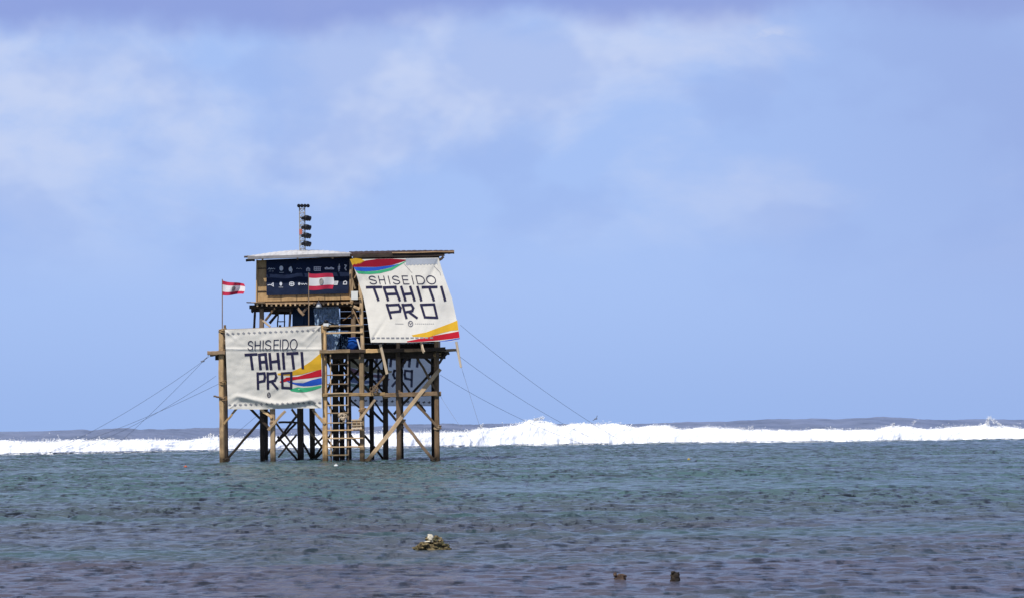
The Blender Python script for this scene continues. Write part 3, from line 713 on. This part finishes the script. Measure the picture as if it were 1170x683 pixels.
for nm, m, up, lo in (('rainbow_stripe', M_yel, [(22, 84), (60, 76), (95, 80), (125, 97)], [(38, 122), (60, 118), (95, 110), (125, 98)]),
    ('rainbow_stripe', M_dred, [(37, 118), (90, 106), (128, 92), (200, 82), (300, 80), (392, 86)], [(44, 134), (110, 134), (200, 134), (300, 122), (392, 92)]),
    ('rainbow_stripe', M_blue, [(46, 136), (120, 137), (200, 136), (300, 124), (345, 114)], [(62, 158), (130, 163), (200, 158), (290, 138), (345, 116)]),
    ('rainbow_stripe', M_green, [(60, 160), (130, 165), (200, 161), (290, 141), (390, 96)], [(78, 178), (150, 182), (220, 176), (300, 156), (392, 99)]),
    ('rainbow_stripe', M_yel, [(430, 582), (530, 562), (620, 528), (690, 502), (733, 484)], [(440, 592), (540, 596), (620, 570), (690, 553), (740, 548)]),
    ('rainbow_stripe', M_red, [(398, 622), (500, 602), (600, 582), (690, 566), (742, 556)], [(402, 628), (500, 624), (600, 616), (690, 606), (748, 598)]),
    ('rainbow_stripe', M_blue, [(610, 622), (680, 612), (749, 601)], [(612, 625), (690, 618), (750, 606)])):
    ik = Ink(fR); ik.band([tR(*p) for p in up], [tR(*p) for p in lo]); ik.build(nm, m, bR)
ik = Ink(fR); sc_up = [(392 + 11 * i, 78) for i in range(20)]; sc_lo = [(392 + 11 * i, 118 + 8 * (i % 2) - .4 * i) for i in range(20)]
ik.band([tR(*p) for p in sc_up], [tR(*p) for p in sc_lo], 76, 5); ik.build('hem', M_hem, bR)
ik = Ink(fR); ik.line([tR(378, 110), tR(432, 172)], .35); ik.line([tR(578, 128), tR(618, 170), tR(622, 190)], .35); ik.build('tie_cord', M_black, bR)

# ---- left banner on the lower deck
def fL(x, y):
    n_ = mnoise.noise(Vector((x * .03, y * .05, 1.3))) * .10 + mnoise.noise(Vector((x * .11, y * .16, 5))) * .03
    u = (x - 271) / 42.; yl = 452 + 9 * u if x > 271 else 452 - 12 * u
    if x > 318: yl = 462 - (x - 318) * .14
    w1 = math.exp(-((y - yl) / 3.0) ** 2) * .13 * min(1, max(.1, (x - 262) / 12), max(.1, (364 - x) / 12))
    w2 = math.exp(-((y - yl - 7) / 4.) ** 2) * -.06
    cr = math.exp(-(((x - 352) * .7 - (y - 452) * .75) / 2.2) ** 2) * .08 * (1 if y > 444 else 0)
    top = math.exp(-((y - 398.5) / 1.6) ** 2) * .05
    n_ += crease(x, y, 367, 372, 2.45, 34, .07) + crease(x, y, 257, 377, .7, 30, .06) + crease(x, y, 367, 466, 3.75, 26, .07) + crease(x, y, 261, 467, 5.6, 22, .07) + crease(x, y, 367, 372, 2.9, 60, .03)
    return -.42 - n_ - w1 - w2 - cr - top
tL = lambda x, y: (250 + x / 6.21, 365 + y / 6.21)
LL, LR = interp([(0, 257), (.4, 258.5), (1, 260.5)]), interp([(0, 366.7), (.5, 368), (1, 367.6)])
LT, LB = interp([(0, 376.3), (.5, 374), (1, 371.8)]), interp([(0, 467), (.3, 467.4), (.7, 466.2), (1, 466)])
bL = tag(part('event_banner', surface(fL, LL, LR, LT, LB, 150, 130), M_banner, None), 'white banner with a rainbow swoosh stretched across the left side of the lower deck', 'banner')
def left_print(fn, tf, par, MI=None, MC=None):
    MI = MI or M_ink; MC = MC or (M_yel, M_red, M_blue, M_green)
    ik = Ink(fn); word(ik, 'SHISEIDO', [(207, 243), (258, 294), (308, 322), (330, 372), (392, 424), (430, 444), (454, 494), (507, 556)], 152, 214, 136, 210, -2, 1.0, tf, (205, 558)); ik.build('lettering', MI, par)
    ik = Ink(fn); word(ik, 'tahiti', [(190, 266), (286, 336), (360, 422), (448, 464), (486, 556), (580, 598)], 246, 348, 234, 342, 6, 3.0, tf, (185, 605))
    ik.build('lettering', MI, par); ik = Ink(fn); word(ik, 'pro', [(275, 328), (346, 414), (448, 514)], 378, 488, 376, 484, 0, 2.7, tf, (270, 520)); ik.build('lettering', MI, par)
    for m, up, lo in ((MC[0], [(415, 380), (520, 366), (590, 335), (650, 296), (727, 232)], [(420, 392), (520, 396), (590, 386), (650, 369), (729, 350)]),
                      (MC[1], [(430, 440), (480, 408), (560, 402), (640, 378), (729, 350)], [(440, 446), (500, 432), (560, 422), (640, 414), (730, 400)]),
                      (MC[2], [(470, 428), (540, 446), (600, 448), (660, 426), (730, 410)], [(500, 446), (560, 464), (600, 470), (660, 468), (730, 456)]),
                      (MC[3], [(500, 494), (560, 478), (600, 482), (660, 476), (729, 464)], [(515, 506), (560, 514), (620, 512), (680, 496), (726, 480)])):
        ik = Ink(fn); ik.band([tf(*p) for p in up], [tf(*p) for p in lo]); ik.build('rainbow_stripe', m, par)
    ik = Ink(fn); ik.line([tf(*p) for p in arc(355, 533, 10, 17, 0, 360, 14)], .7); ik.line([tf(350, 540), tf(361, 525)], .6); ik.build('emblem', MI, par); ik = Ink(fn)
    for i in range(18):
        x = 62 + i * 38; y0 = 99 - 26 * i / 17; ik.line([tf(x - 8, y0), tf(x + 7, y0 - .5)], 1.0); ik.line([tf(x - 2, y0 - 6), tf(x + 1, y0 + 6)], .9)
    ik.build('border_marks', M_mark, par); ik = Ink(fn)
    for i in range(18):
        x = 78 + i * 37.5; y0 = 604 - 16 * i / 17; ik.line([tf(x - 8, y0), tf(x + 7, y0 - .5)], 1.1); ik.line([tf(x - 3, y0 - 6), tf(x + 1, y0 + 6)], 1.)
    ik.build('border_marks', M_mark, par)
left_print(fL, tL, bL)
ik = Ink(fL); ik.line([tL(*p) for p in ((50, 205), (200, 210), (400, 207), (560, 211), (640, 213))], .2); ik.line([tL(*p) for p in ((700, 110), (620, 200))], .3); ik.build('crease', M_hem, bL)  # grey lines draw the shade of the folds onto the cloth

# ---- banner on the far side, its print showing through reversed
def fB(x, y): return V2 + .35 + mnoise.noise(Vector((x * .05, y * .05, 9))) * .1
tB = lambda x, y: (min(499.5, 765 - (250 + x / 6.21)), 362.3 + y / 6.21)
bB = tag(part('event_banner', surface(fB, lambda t_: 398., lambda t_: 499.8, lambda s_: 372., lambda s_: 463.6, 50, 50), cloth('thin_banner_cloth', (.85, .85, .84), .72, .1), None), 'banner on the far side of the stilts, its navy letters showing reversed through the cloth', 'banner')
M_inkr = cloth('show_through_ink', (.17, .17, .24), .5, .1); pc_ = [cloth('show_through_' + n_, c_, .5, .1) for n_, c_ in (('yellow', (.62, .53, .34)), ('red', (.50, .30, .36)), ('blue', (.30, .38, .62)), ('green', (.36, .52, .46)))]
left_print(fB, tB, bB, M_inkr, pc_)

# ---- navy sponsor banner on the cabin wall
def fN(x, y): return .88 + mnoise.noise(Vector((x * .06, y * .05 + x * .03, 2))) * .05
tN = lambda x, y: (275 + x / 9, 280 + y / 9)
bN = tag(part('sponsor_banner', surface(fN, lambda t_: 304.2 + t_ * .3, interp([(0, 400), (.6, 399), (1, 398)]), interp([(0, 297.2), (1, 294.2)]), interp([(0, 337.4), (1, 335.2)]), 70, 30), M_navy, None), 'navy blue banner with two rows of small white logos on the plywood cabin wall', 'banner')
Z3 = lambda pts: [tN(*p) for p in pts]
ik = Ink(fN)
ik.line(Z3([(280, 252), (295, 236), (303, 252), (315, 238), (322, 250), (336, 240), (352, 248)]), .5); ik.line(Z3([(290, 270), (310, 270)]), .3); ik.line(Z3([(322, 270), (338, 270)]), .3)
ik.build('logo', M_white, bN); ik = Ink(fN)
ik.disc(*tN(418, 240), 2.2, 2.9); ik.line(Z3([(398, 283), (442, 283)]), .4)
ik.build('logo', M_white, bN); ik = Ink(fN)
ik.disc(*tN(508, 250), 1.6, 2.6); ik.line(Z3([(516, 225), (528, 255), (520, 282)]), 1.1)
ik.build('logo', M_white, bN); ik = Ink(fN)
ik.line(Z3([(572, 244), (585, 240), (600, 246), (612, 240), (628, 246)]), .3)
ik.build('logo', M_white, bN); ik = Ink(fN)
ik.line(Z3([(678, 266), (678, 246), (693, 234), (710, 246), (710, 268)]), .8); ik.line(Z3([(693, 236), (693, 268)]), .8)
ik.build('logo', M_white, bN); ik = Ink(fN)
for x in (756, 776, 796, 816): ik.line(Z3([(x, 228), (x, 262)]), .9)
ik.line(Z3([(754, 226), (826, 226)]), .7); ik.line(Z3([(762, 264), (822, 264)]), .7); ik.line(Z3([(756, 246), (822, 246)]), .5)
ik.build('logo', M_white, bN); ik = Ink(fN)
ik.line(Z3([(868, 240), (885, 232), (905, 244), (930, 232), (956, 242)]), 1.3); ik.line(Z3([(868, 248), (956, 248)]), .8)
ik.build('logo', M_white, bN); ik = Ink(fN)
ik.line(Z3([(1014, 198), (1010, 270)]), .8); ik.line(Z3([(1002, 222), (1020, 218), (1018, 250), (1004, 252), (1002, 222)]), .5)
ik.build('logo', M_white, bN); ik = Ink(fN)
ik.line(Z3([(1070, 206), (1086, 212), (1072, 240), (1084, 258)]), 1.3)
ik.build('logo', M_white, bN); ik = Ink(fN)
ik.line(Z3([(280, 412), (300, 408), (322, 414), (336, 424)]), .9); ik.line(Z3([(318, 404), (334, 392), (336, 426)]), .9)
ik.build('logo', M_white, bN); ik = Ink(fN)
ik.disc(*tN(413, 400), 1.5, 2.3); ik.line(Z3([(413, 378), (413, 392)]), .6); ik.line(Z3([(394, 434), (434, 434)]), .4)
ik.build('logo', M_white, bN); ik = Ink(fN)
ik.line([tN(*p) for p in arc(525, 402, 24, 22, 20, 160, 8)], .9); ik.line([tN(*p) for p in arc(525, 398, 26, 22, 200, 340, 8)], .9); ik.line(Z3([(504, 400), (546, 400)]), .8); ik.line(Z3([(525, 384), (525, 414)]), .6)
ik.build('logo', M_white, bN); ik = Ink(fN)
ik.disc(*tN(602, 400), 1.3, 1.6); ik.line(Z3([(620, 396), (632, 408), (642, 396), (655, 408), (668, 396), (682, 406)]), .7)
ik.build('logo', M_white, bN); ik = Ink(fN)
ik.line(Z3([(960, 376), (998, 376), (990, 406), (964, 406)]), 1.3); ik.line(Z3([(962, 392), (994, 392)]), 1.2)
ik.build('logo', M_white, bN); ik = Ink(fN)
ik.line(Z3([(1056, 404), (1060, 380), (1078, 370), (1090, 384), (1088, 404), (1058, 404)]), 1.0)
ik.build('logo', M_white, bN)

# ---- flags
def flag(pxp, ptop, pbot, v, corners, fn, label, emb, v_pole=None):
    r = thing('flag', label, 'flag', P(pxp, pbot, v))
    mb = MB(); a_, b_ = P(pxp, pbot, v), P(pxp, ptop, v); mb.tube([a_, (b_.x, b_.y, b_.z)], .03, 6); part('flagpole', mb.mesh('flagpole'), M_brown, r)
    (TLx, TLy), (TRx, TRy), (BRx, BRy), (BLx, BLy) = corners
    def at(s_, t_):
        x = (TLx + (TRx - TLx) * s_) * (1 - t_) + (BLx + (BRx - BLx) * s_) * t_; y = (TLy + (TRy - TLy) * s_) * (1 - t_) + (BLy + (BRy - BLy) * s_) * t_
        y += .7 * math.sin(s_ * 5 + .5) * (1 if emb == 'flat' else 1.2); x += (1.6 * math.sin(t_ * math.pi) if s_ > .6 else 0) * (s_ - .6) / .4
        return x, y, v - .06 + fn(s_, t_)
    def sheet(t0, t1, m, nm):
        V = []; nx, ny = 36, 10
        for j in range(ny):
            for i in range(nx): V.append(tuple(P(*at(i / (nx - 1), t0 + (t1 - t0) * j / (ny - 1)))))
        return part(nm, mesh_np(nm, np.array(V), grid_faces(ny, nx)), m, r)
    sheet(0, .26, M_fred, 'red_stripe'); wh = sheet(.26, .74, M_fwhite, 'white_field'); sheet(.74, 1, M_fred, 'red_stripe')
    def ew(s_, t_): x, y, vv = at(s_, t_); return (x, y)
    ik = Ink(lambda x, y: 0)
    rr = .105
    ring = [at(.52 + rr * .72 * math.cos(q), .5 + rr * 1.75 * math.sin(q)) for q in np.linspace(0, 2 * math.pi, 19)]
    mb = MB()
    mb.tube([P(x, y, vv - .03) for x, y, vv in ring], .022, 4)
    for yy in (.44, .52, .60): mb.tube([P(*[q if i_ < 2 else q - .03 for i_, q in enumerate(at(.52 + dx, yy + (.02 if abs(dx) > .03 else 0)))]) for dx in (-.06, -.02, .02, .06)], .016, 4)
    for dx in (-.025, .025): mb.tube([P(*[q if i_ < 2 else q - .03 for i_, q in enumerate(at(.52 + dx, yy))]) for yy in (.4, .5, .58)], .02, 4)
    part('emblem', mb.mesh('emblem'), M_gold, r)
    return r
flag(254, 319, 400, -.1, ((254.3, 320.2), (279, 325), (278, 336.5), (254.3, 337)), lambda s_, t_: .30 * math.sin(s_ * 9 + t_ * 2.4) * s_, 'red and white flag on a thin pole at the far left corner of the platform', 'fold')
flag(352.8, 311.5, 400, -.05, ((353, 312.2), (380, 313), (380, 330.6), (353, 331)), lambda s_, t_: .10 * math.sin(s_ * 8 + t_) * s_, 'red and white flag flying in front of the navy logo banner', 'flat')

# ---- lattice mast with lamps on the roof
mt = thing('lamp_mast', 'white lattice mast carrying stacked black lamps on top of the roof', 'mast', P(345.5, 287, 3))
x0, x1 = P(342.6, 287, 3).x, P(348.6, 287, 3).x; zb, ztp = P(345, 289, 3).z, P(345, 234.5, 3).z
mb = MB(); cs = [(x0, D + 2.85), (x1, D + 2.85), (x1, D + 3.15), (x0, D + 3.15)]
for x, y in cs: mb.tube([(x, y, zb), (x, y, ztp)], .022, 6)
nb = 12
for i in range(nb):
    za, zc = zb + (ztp - zb) * i / nb, zb + (ztp - zb) * (i + 1) / nb
    for k in range(4):
        a_, b_ = cs[k], cs[(k + 1) % 4]
        if i % 2: a_, b_ = b_, a_
        mb.tube([(*a_, za), (*b_, zc)], .014, 4); mb.tube([(*cs[k], za), (*cs[(k + 1) % 4], za)], .012, 4)
part('lattice', mb.mesh('lattice'), mat('mast_paint', (.42, .40, .36), .6)[0], mt)
mb = MB(); mb.box((x0 - .05, D + 2.80, P(0, 268.5, 3).z - .0), (x0 + .16, D + 2.83, P(0, 262, 3).z)); 
p = P(343, 268, 2.8); mb = MB(); mb.box((p.x - .06, D + 2.79, p.z), (p.x + .12, D + 2.82, p.z + .30)); part('sign_plate', mb.mesh('sign_plate'), M_red_paint, mt)
def lamp(px, py, v, r, dirx, nm='lamp'):
    c_ = P(px, py, v); mb = MB(); d = Vector(dirx).normalized()
    mb.tube([c_ - d * r * 1.1, c_ - d * r * .9, c_ - d * r * .1, c_ + d * r * .9, c_ + d * r], [r * .3, r * .65, r * .9, r * 1.0, r * .85], 12)
    q = c_ - d * r * .8
    mb.box((q.x - r * .3, q.y - r * .3, q.z - r * 1.2), (q.x + r * .3, q.y + r * .3, q.z + r * .2))
    part(nm, mb.mesh(nm, True), M_lamp, mt)
for px in (341.3, 344.8, 348.3, 351.8): lamp(px, 235, 2.75, .105, (.2, -1, -.35))
for y in (249, 259.5, 269, 278.3):
    lamp(349.8, y, 2.8, .17, (.8, -.9, -.3)); lamp(352.2, y + .4, 3.1, .15, (1, -.3, -.35)); lamp(345.8, y + .2, 2.7, .10, (.1, -1, -.4))
    mb = MB(); mb.tube([P(343, y - .3, 3), P(353, y - .3, 3)], .02, 6); part('crossbar', mb.mesh('crossbar'), M_metal, mt)
for dx in (-3, 3):
    mb = MB(); mb.tube([P(345.5 + dx * .6, 239, 3), P(345.5 + dx * 1.7, 235, 2.8)], .018, 5); part('crossbar', mb.mesh('crossbar'), M_metal, mt)

# ---- tarps and oddments on the decks
def drape(nm, label, cat, pts, v, m, amp=.12, fr=.12, seed=1):
    (ax, ay), (bx2, by2), (cx2, cy2), (dx2, dy2) = pts; V = []; nx, ny = 40, 26
    for j in range(ny):
        for i in range(nx):
            s_, t_ = i / (nx - 1), j / (ny - 1)
            x = (ax + (bx2 - ax) * s_) * (1 - t_) + (dx2 + (cx2 - dx2) * s_) * t_; y = (ay + (by2 - ay) * s_) * (1 - t_) + (dy2 + (cy2 - dy2) * s_) * t_
            V.append(tuple(P(x, y, v + amp * mnoise.noise(Vector((x * fr * 3, y * fr * .8, seed))) + amp * .6 * mnoise.noise(Vector((x * fr * 6, y * fr * 3, seed + 4))))))
    return tag(part(nm, mesh_np(nm, np.array(V), grid_faces(ny, nx)), m, None), label, cat)
drape('tarpaulin', 'dark slate tarpaulin hanging below the cabin just above the left banner', 'tarpaulin', [(334, 350), (362, 349), (361, 399), (334, 399)], 1.8, M_tarpd, .08)
drape('tarpaulin', 'light blue crinkled tarpaulin hanging beside the slate one under the cabin', 'tarpaulin', [(358, 352), (387, 350), (389, 370), (360, 372)], 1.2, M_tarp, .22, .16, 5)
drape('tarpaulin', 'pale blue sheet tied behind the deck rail near the corner post', 'tarpaulin', [(373, 378), (389, 377), (385, 399), (374, 399)], .5, M_tarp, .15, .15, 8)
drape('tarpaulin', 'grey cloth strip hanging straight under the cabin floor edge', 'cloth', [(357, 346.5), (387, 346), (387, 350.5), (357, 351)], .9, M_hem, .03, .1, 3)
drape('tarpaulin', 'dark grey crumpled cover sagging between the pale and bright blue sheets', 'tarpaulin', [(389, 380), (396, 378), (399, 399), (384, 399)], .35, M_tarpd, .3, .2, 2)
mb = MB(); c_ = P(402.5, 392.5, .6); mb.lump(c_, .36, 3, (1.25, .9, .95), .25, 3); tag(part('bundle', mb.mesh('bundle', True), M_tarpb, None), 'bright blue plastic bundle on the lower deck behind the rail', 'bundle')
mb = MB(); a_, b_ = P(408, 387, .1), P(411.5, 398.5, .1); mb.tube([a_, b_], .05, 5); tag(part('stick', mb.mesh('stick'), M_boxw, None), 'short white stick leaning beside the bright blue bundle', 'stick')
c_ = P(405.4, 337.5, -.1); r = thing('lamp_box', 'white square lamp box fixed beside the cabin corner next to the right banner', 'lamp', c_)
part('housing', boxmesh('housing', (c_.x - .20, c_.y - .12, c_.z - .24), (c_.x + .18, c_.y + .12, c_.z + .24)), M_boxw, r)
part('bracket', boxmesh('bracket', (c_.x - .26, c_.y + .125, c_.z - .03), (c_.x + .3, c_.y + .17, c_.z + .05)), M_lamp, r)
c_ = P(364.2, 348.3, .6); mb = MB(); mb.tube([(c_.x, c_.y, c_.z + .16), (c_.x, c_.y, c_.z + .05), (c_.x, c_.y, c_.z - .14)], [.05, .13, .19], 12); mb.tube([(c_.x, c_.y, c_.z + .16), (c_.x, c_.y, c_.z + .26)], .015, 5)
tag(part('hanging_lamp', mb.mesh('hanging_lamp', True), M_boxw, None), 'small white round lamp hanging under the cabin floor', 'lamp')
c_ = P(372.6, 370.8, -.1); r = thing('lamp_box', 'white box with a dark hood on top of the corner post beside the left banner', 'lamp', c_)
part('housing', boxmesh('housing', (c_.x - .15, c_.y - .12, c_.z - .08), (c_.x + .15, c_.y + .12, c_.z + .09)), M_boxw, r)
mb = MB(); mb.lump((c_.x, c_.y, c_.z + .20), .13, 4, (1, 1, .8), .2, 2); mb.tube([(c_.x - .4, c_.y, c_.z - .02), (c_.x - .1, c_.y, c_.z + .13), (c_.x + .2, c_.y, c_.z + .12), (c_.x + .75, c_.y + .1, c_.z - .12)], .05, 6); part('hood', mb.mesh('hood', True), M_lamp, r)
# crate and rope on the ladder
c_ = P(407.5, 484, -.55); r = thing('crate', 'small open wooden crate hung between the ladder and the next post', 'crate', c_)
for sx in (-.24, 0.0, .24): beam('upright', (c_.x + sx, c_.y, c_.z - .26), (c_.x + sx, c_.y, c_.z + .26), .06, .06, M_pale, r, 1, 0)
for dz in (-.25, -.08, .22): beam('slat', (c_.x - .30, c_.y - .05, c_.z + dz), (c_.x + .30, c_.y - .05, c_.z + dz + .01), .04, .09, M_pale, r, 1, 0)
part('back', boxmesh('back', (c_.x - .26, c_.y + .3, c_.z - .24), (c_.x + .26, c_.y + .33, c_.z + .2)), M_brown, r)
mb = MB()
for k in range(9):
    a0 = random.uniform(0, 6); c2 = P(391 + random.uniform(-2.5, 3), 476.5 + random.uniform(-3, 3), -.5)
    mb.tube([c2 + Vector((math.cos(a0 + q) * .17, random.uniform(-.04, .04), math.sin(a0 + q) * .13)) for q in np.linspace(0, 5, 10)], .028, 5)
tag(part('rope_coil', mb.mesh('rope_coil', True), M_pale, None), 'tangled pale yellow rope bundle hanging on the ladder rungs', 'rope')
mb = MB()
for k in range(6):
    a0 = random.uniform(0, 6); c2 = P(427.5 + random.uniform(-3, 3), 444.5 + random.uniform(-3, 3), -.45)
    mb.tube([c2 + Vector((math.cos(a0 + q) * .15, random.uniform(-.04, .04), math.sin(a0 + q) * .16)) for q in np.linspace(0, 5, 10)], .03, 5)
tag(part('rope_coil', mb.mesh('rope_coil', True), M_brown, None), 'brown rope tangle on the middle beam right of the ladder', 'rope')
# loose planks hanging from banner feet
for a_, b_, v0, v1, wd, lab in (((434.5, 393), (442.3, 427), -1.75, -2.05, .18, 'long pale plank dangling from the deck edge under the right banner'), ((480.8, 391), (484.5, 402.5), -1.95, -2.3, .2, 'short pale board sticking out below the foot of the right banner'), ((521.2, 390), (526.6, 419.5), -1.9, -2.1, .14, 'narrow pale batten hanging off the right tip of the platform')):
    p0, p1 = P(*a_, v0), P(*b_, v1); tag(beam('loose_plank', p0, p1, .07, wd, M_pale, None, 3, .01), lab, 'plank', 'loose planks hanging at the platform edge')

# ---- guy wires down to the reef
def wire(a_, va, b_, vb, sag, lab, clamp=None):
    p0 = P(*a_, va); p1 = P(*b_, vb)
    d = p1 - p0
    if p1.z > -.1: k = (p0.z + .25) / (p0.z - p1.z); p1 = p0 + d * k     # run on until it enters the water
    d = p1 - p0; pts = []
    for i in range(33): t_ = i / 32; q = p0 + d * t_; q.z -= sag * 4 * t_ * (1 - t_); pts.append(q)
    mb = MB(); mb.tube(pts, .010, 4); o_ = tag(part('guy_wire', mb.mesh('guy_wire'), M_wire, None), lab, 'wire', 'guy wires steadying the platform')
    if clamp:
        q = pts[int(clamp * 32)]; mb = MB(); mb.lump(q, .11, 2, (1.3, .8, .5), .3, 1); mb.tube([q, q + Vector((.25, 0, .22))], .03, 4); part('clamp', mb.mesh('clamp'), M_wire, o_)
G_ = None
wire((526, 371), 0, (690, 484), 10, .5, 'guy wire reaching the farthest right, from beside the foot of the right banner')
wire((524, 406), 0, (662, 483), 12, .6, 'guy wire ending second farthest right, from the right tip of the deck')
wire((503, 428), 0, (612, 475), 14, .6, 'flattest right-hand guy wire, from the right post below the deck')
wire((521, 399), -.5, (548.5, 487), -4, .05, 'steep guy wire dropping from the batten at the right tip of the platform')
wire((502, 450), 0, (535, 493), -2, .3, 'low guy wire dropping from the right post at the middle beam')
wire((239, 407), 0, (93, 490), 8, .5, 'guy wire reaching the farthest left, from the left tip of the deck', .04)
wire((247, 429), 0, (122, 489), 10, .6, 'upper of the two flat guy wires from the left post below the deck')
wire((252, 437), 0, (100, 495), 12, .4, 'lower of the two flat guy wires from the left post below the deck')
wire((240, 404), .2, (138, 501), 6, .2, 'steepest guy wire on the left, from the left tip of the deck')
wire((302, 467), .2, (258, 502), 6, .1, 'short guy wire slanting down below the left banner')
q = P(681, 478, 10); r = MB(); r.lump(q, .08, 2, (1.4, .7, .6), .3, 1); r.tube([q + Vector((-.2, 0, -.1)), q, q + Vector((.08, 0, .2))], .02, 4)
tag(part('wire_clamp', r.mesh('wire_clamp'), M_wire, None), 'small dark clamp on the guy wire reaching farthest right', 'clamp')

# ============================================================ ROCKS AND FLOATS
def rockmat(nm, c1, c2, c3):
    m, t, b = mat(nm, c1, .8, .3)
    tcn = t.nodes.new('ShaderNodeTexCoord'); n = tnoise(t, tcn.outputs['Object'], 16, (1, 1, 1), 5, .7)
    c_ = tmix(t, tramp(t, n, .38, .62), c1, c2); n2_ = tnoise(t, tcn.outputs['Object'], 9, (1, 1, 1), 4, .6); c_ = tmix(t, tramp(t, n2_, .52, .66), c_, c3)
    t.links.new(c_, b.inputs['Base Color']); tbump(t, b, n, .8, .03); return m
M_coral = rockmat('coral_rock', (.018, .013, .009), (.30, .23, .11), (.05, .06, .02))  # near-black tone puts crevice shade into the rock colour
M_coralp = rockmat('pale_coral', (.55, .50, .38), (.75, .70, .55), (.45, .38, .22))
M_rock = rockmat('dark_rock', (.012, .010, .009), (.05, .035, .022), (.02, .018, .014)); M_rock2 = rockmat('brown_rock', (.03, .02, .016), (.20, .13, .085), (.05, .03, .025))
w0 = W(495, 625.5); w0.z -= .02; r = thing('coral_rock', 'largest lump of ragged brown coral rising from the shallows, pale block on its crown', 'rock', w0)
mb = MB(); mb.lump(w0 + Vector((0, 0, -.02)), .17, 1, (1.25, .9, .7), .5, 3, 2.2)
for k in range(95):
    u = random.uniform(-1, 1); hmax = .19 * (1 - abs(u) ** 1.7) + .012
    p = w0 + Vector((u * .245, random.uniform(-.17, .12) * (1 - .5 * abs(u)), random.uniform(.0, hmax))); mb.lump(p, random.uniform(.018, .042), k, (random.uniform(1, 1.9), 1, random.uniform(.4, .8)), .8, 2, 2.2)
part('rock_body', mb.mesh('rock_body'), M_coral, r)
mb = MB()
p = w0 + Vector((-.035, -.08, .185)); mb.lump(p, .055, 77, (.85, .8, .95), .4, 2, 1.5); mb.lump(p + Vector((.04, .0, -.045)), .035, 78, (1.8, 1, .6), .6, 2); mb.lump(p + Vector((-.05, -.03, -.06)), .03, 79, (1.6, 1, .4), .6, 2); mb.lump(p + Vector((-.01, .01, .045)), .03, 80, (1.2, .9, .5), .6, 2)
part('pale_block', mb.mesh('pale_block'), M_coralp, r)
mb = MB(); p = W(708, 660); p.z -= .008; mb.lump(p + Vector((0, 0, -.03)), .07, 25, (1.1, .9, .7), .4, 3); mb.lump(p + Vector((.02, 0, .02)), .05, 5, (1.2, .8, .75), .8, 3, 2.6); mb.lump(p + Vector((.04, -.02, .045)), .022, 8, (1.5, .8, .7), .7, 2); mb.lump(p + Vector((-.055, -.01, .05)), .03, 6, (.7, .7, 1.2), .6, 2)
tag(part('rock', mb.mesh('rock', True), M_rock2, None), 'low brown rock just breaking the surface, left of the black one', 'rock')
mb = MB(); p = W(771, 661); p.z -= .005; mb.lump(p + Vector((0, 0, -.01)), .066, 26, (.95, .9, 1), .4, 3); mb.lump(p + Vector((0, 0, .035)), .058, 15, (.9, .8, 1.15), .6, 3, 1.8)
mb.lump(p + Vector((-.02, -.02, .085)), .028, 16, (1, .8, .7), .6, 2)
tag(part('rock', mb.mesh('rock', True), M_rock, None), 'upright black rock standing alone near the bottom right of the middle', 'rock')
def float_(px, py, r_, m, lab):
    p = W(px, py); mb = MB(); mb.lump(p + Vector((0, 0, r_ * .5)), r_, px, (1.4, 1, .8), .12, 2); mb.tube([p + Vector((0, 0, r_)), p + Vector((0, 0, r_ * 1.9))], r_ * .18, 5)
    tag(part('buoy', mb.mesh('buoy', True), m, None), lab, 'buoy', 'small floats around the platform')
float_(212, 533.5, .065, M_orange, 'tiny reddish float on the water left of the stilts')
float_(384, 532.5, .08, M_pale and M_boxw, 'small pale float bobbing at the foot of the ladder')
float_(787, 525, .065, M_yelp, 'tiny yellow float on the lagoon far right of the platform')
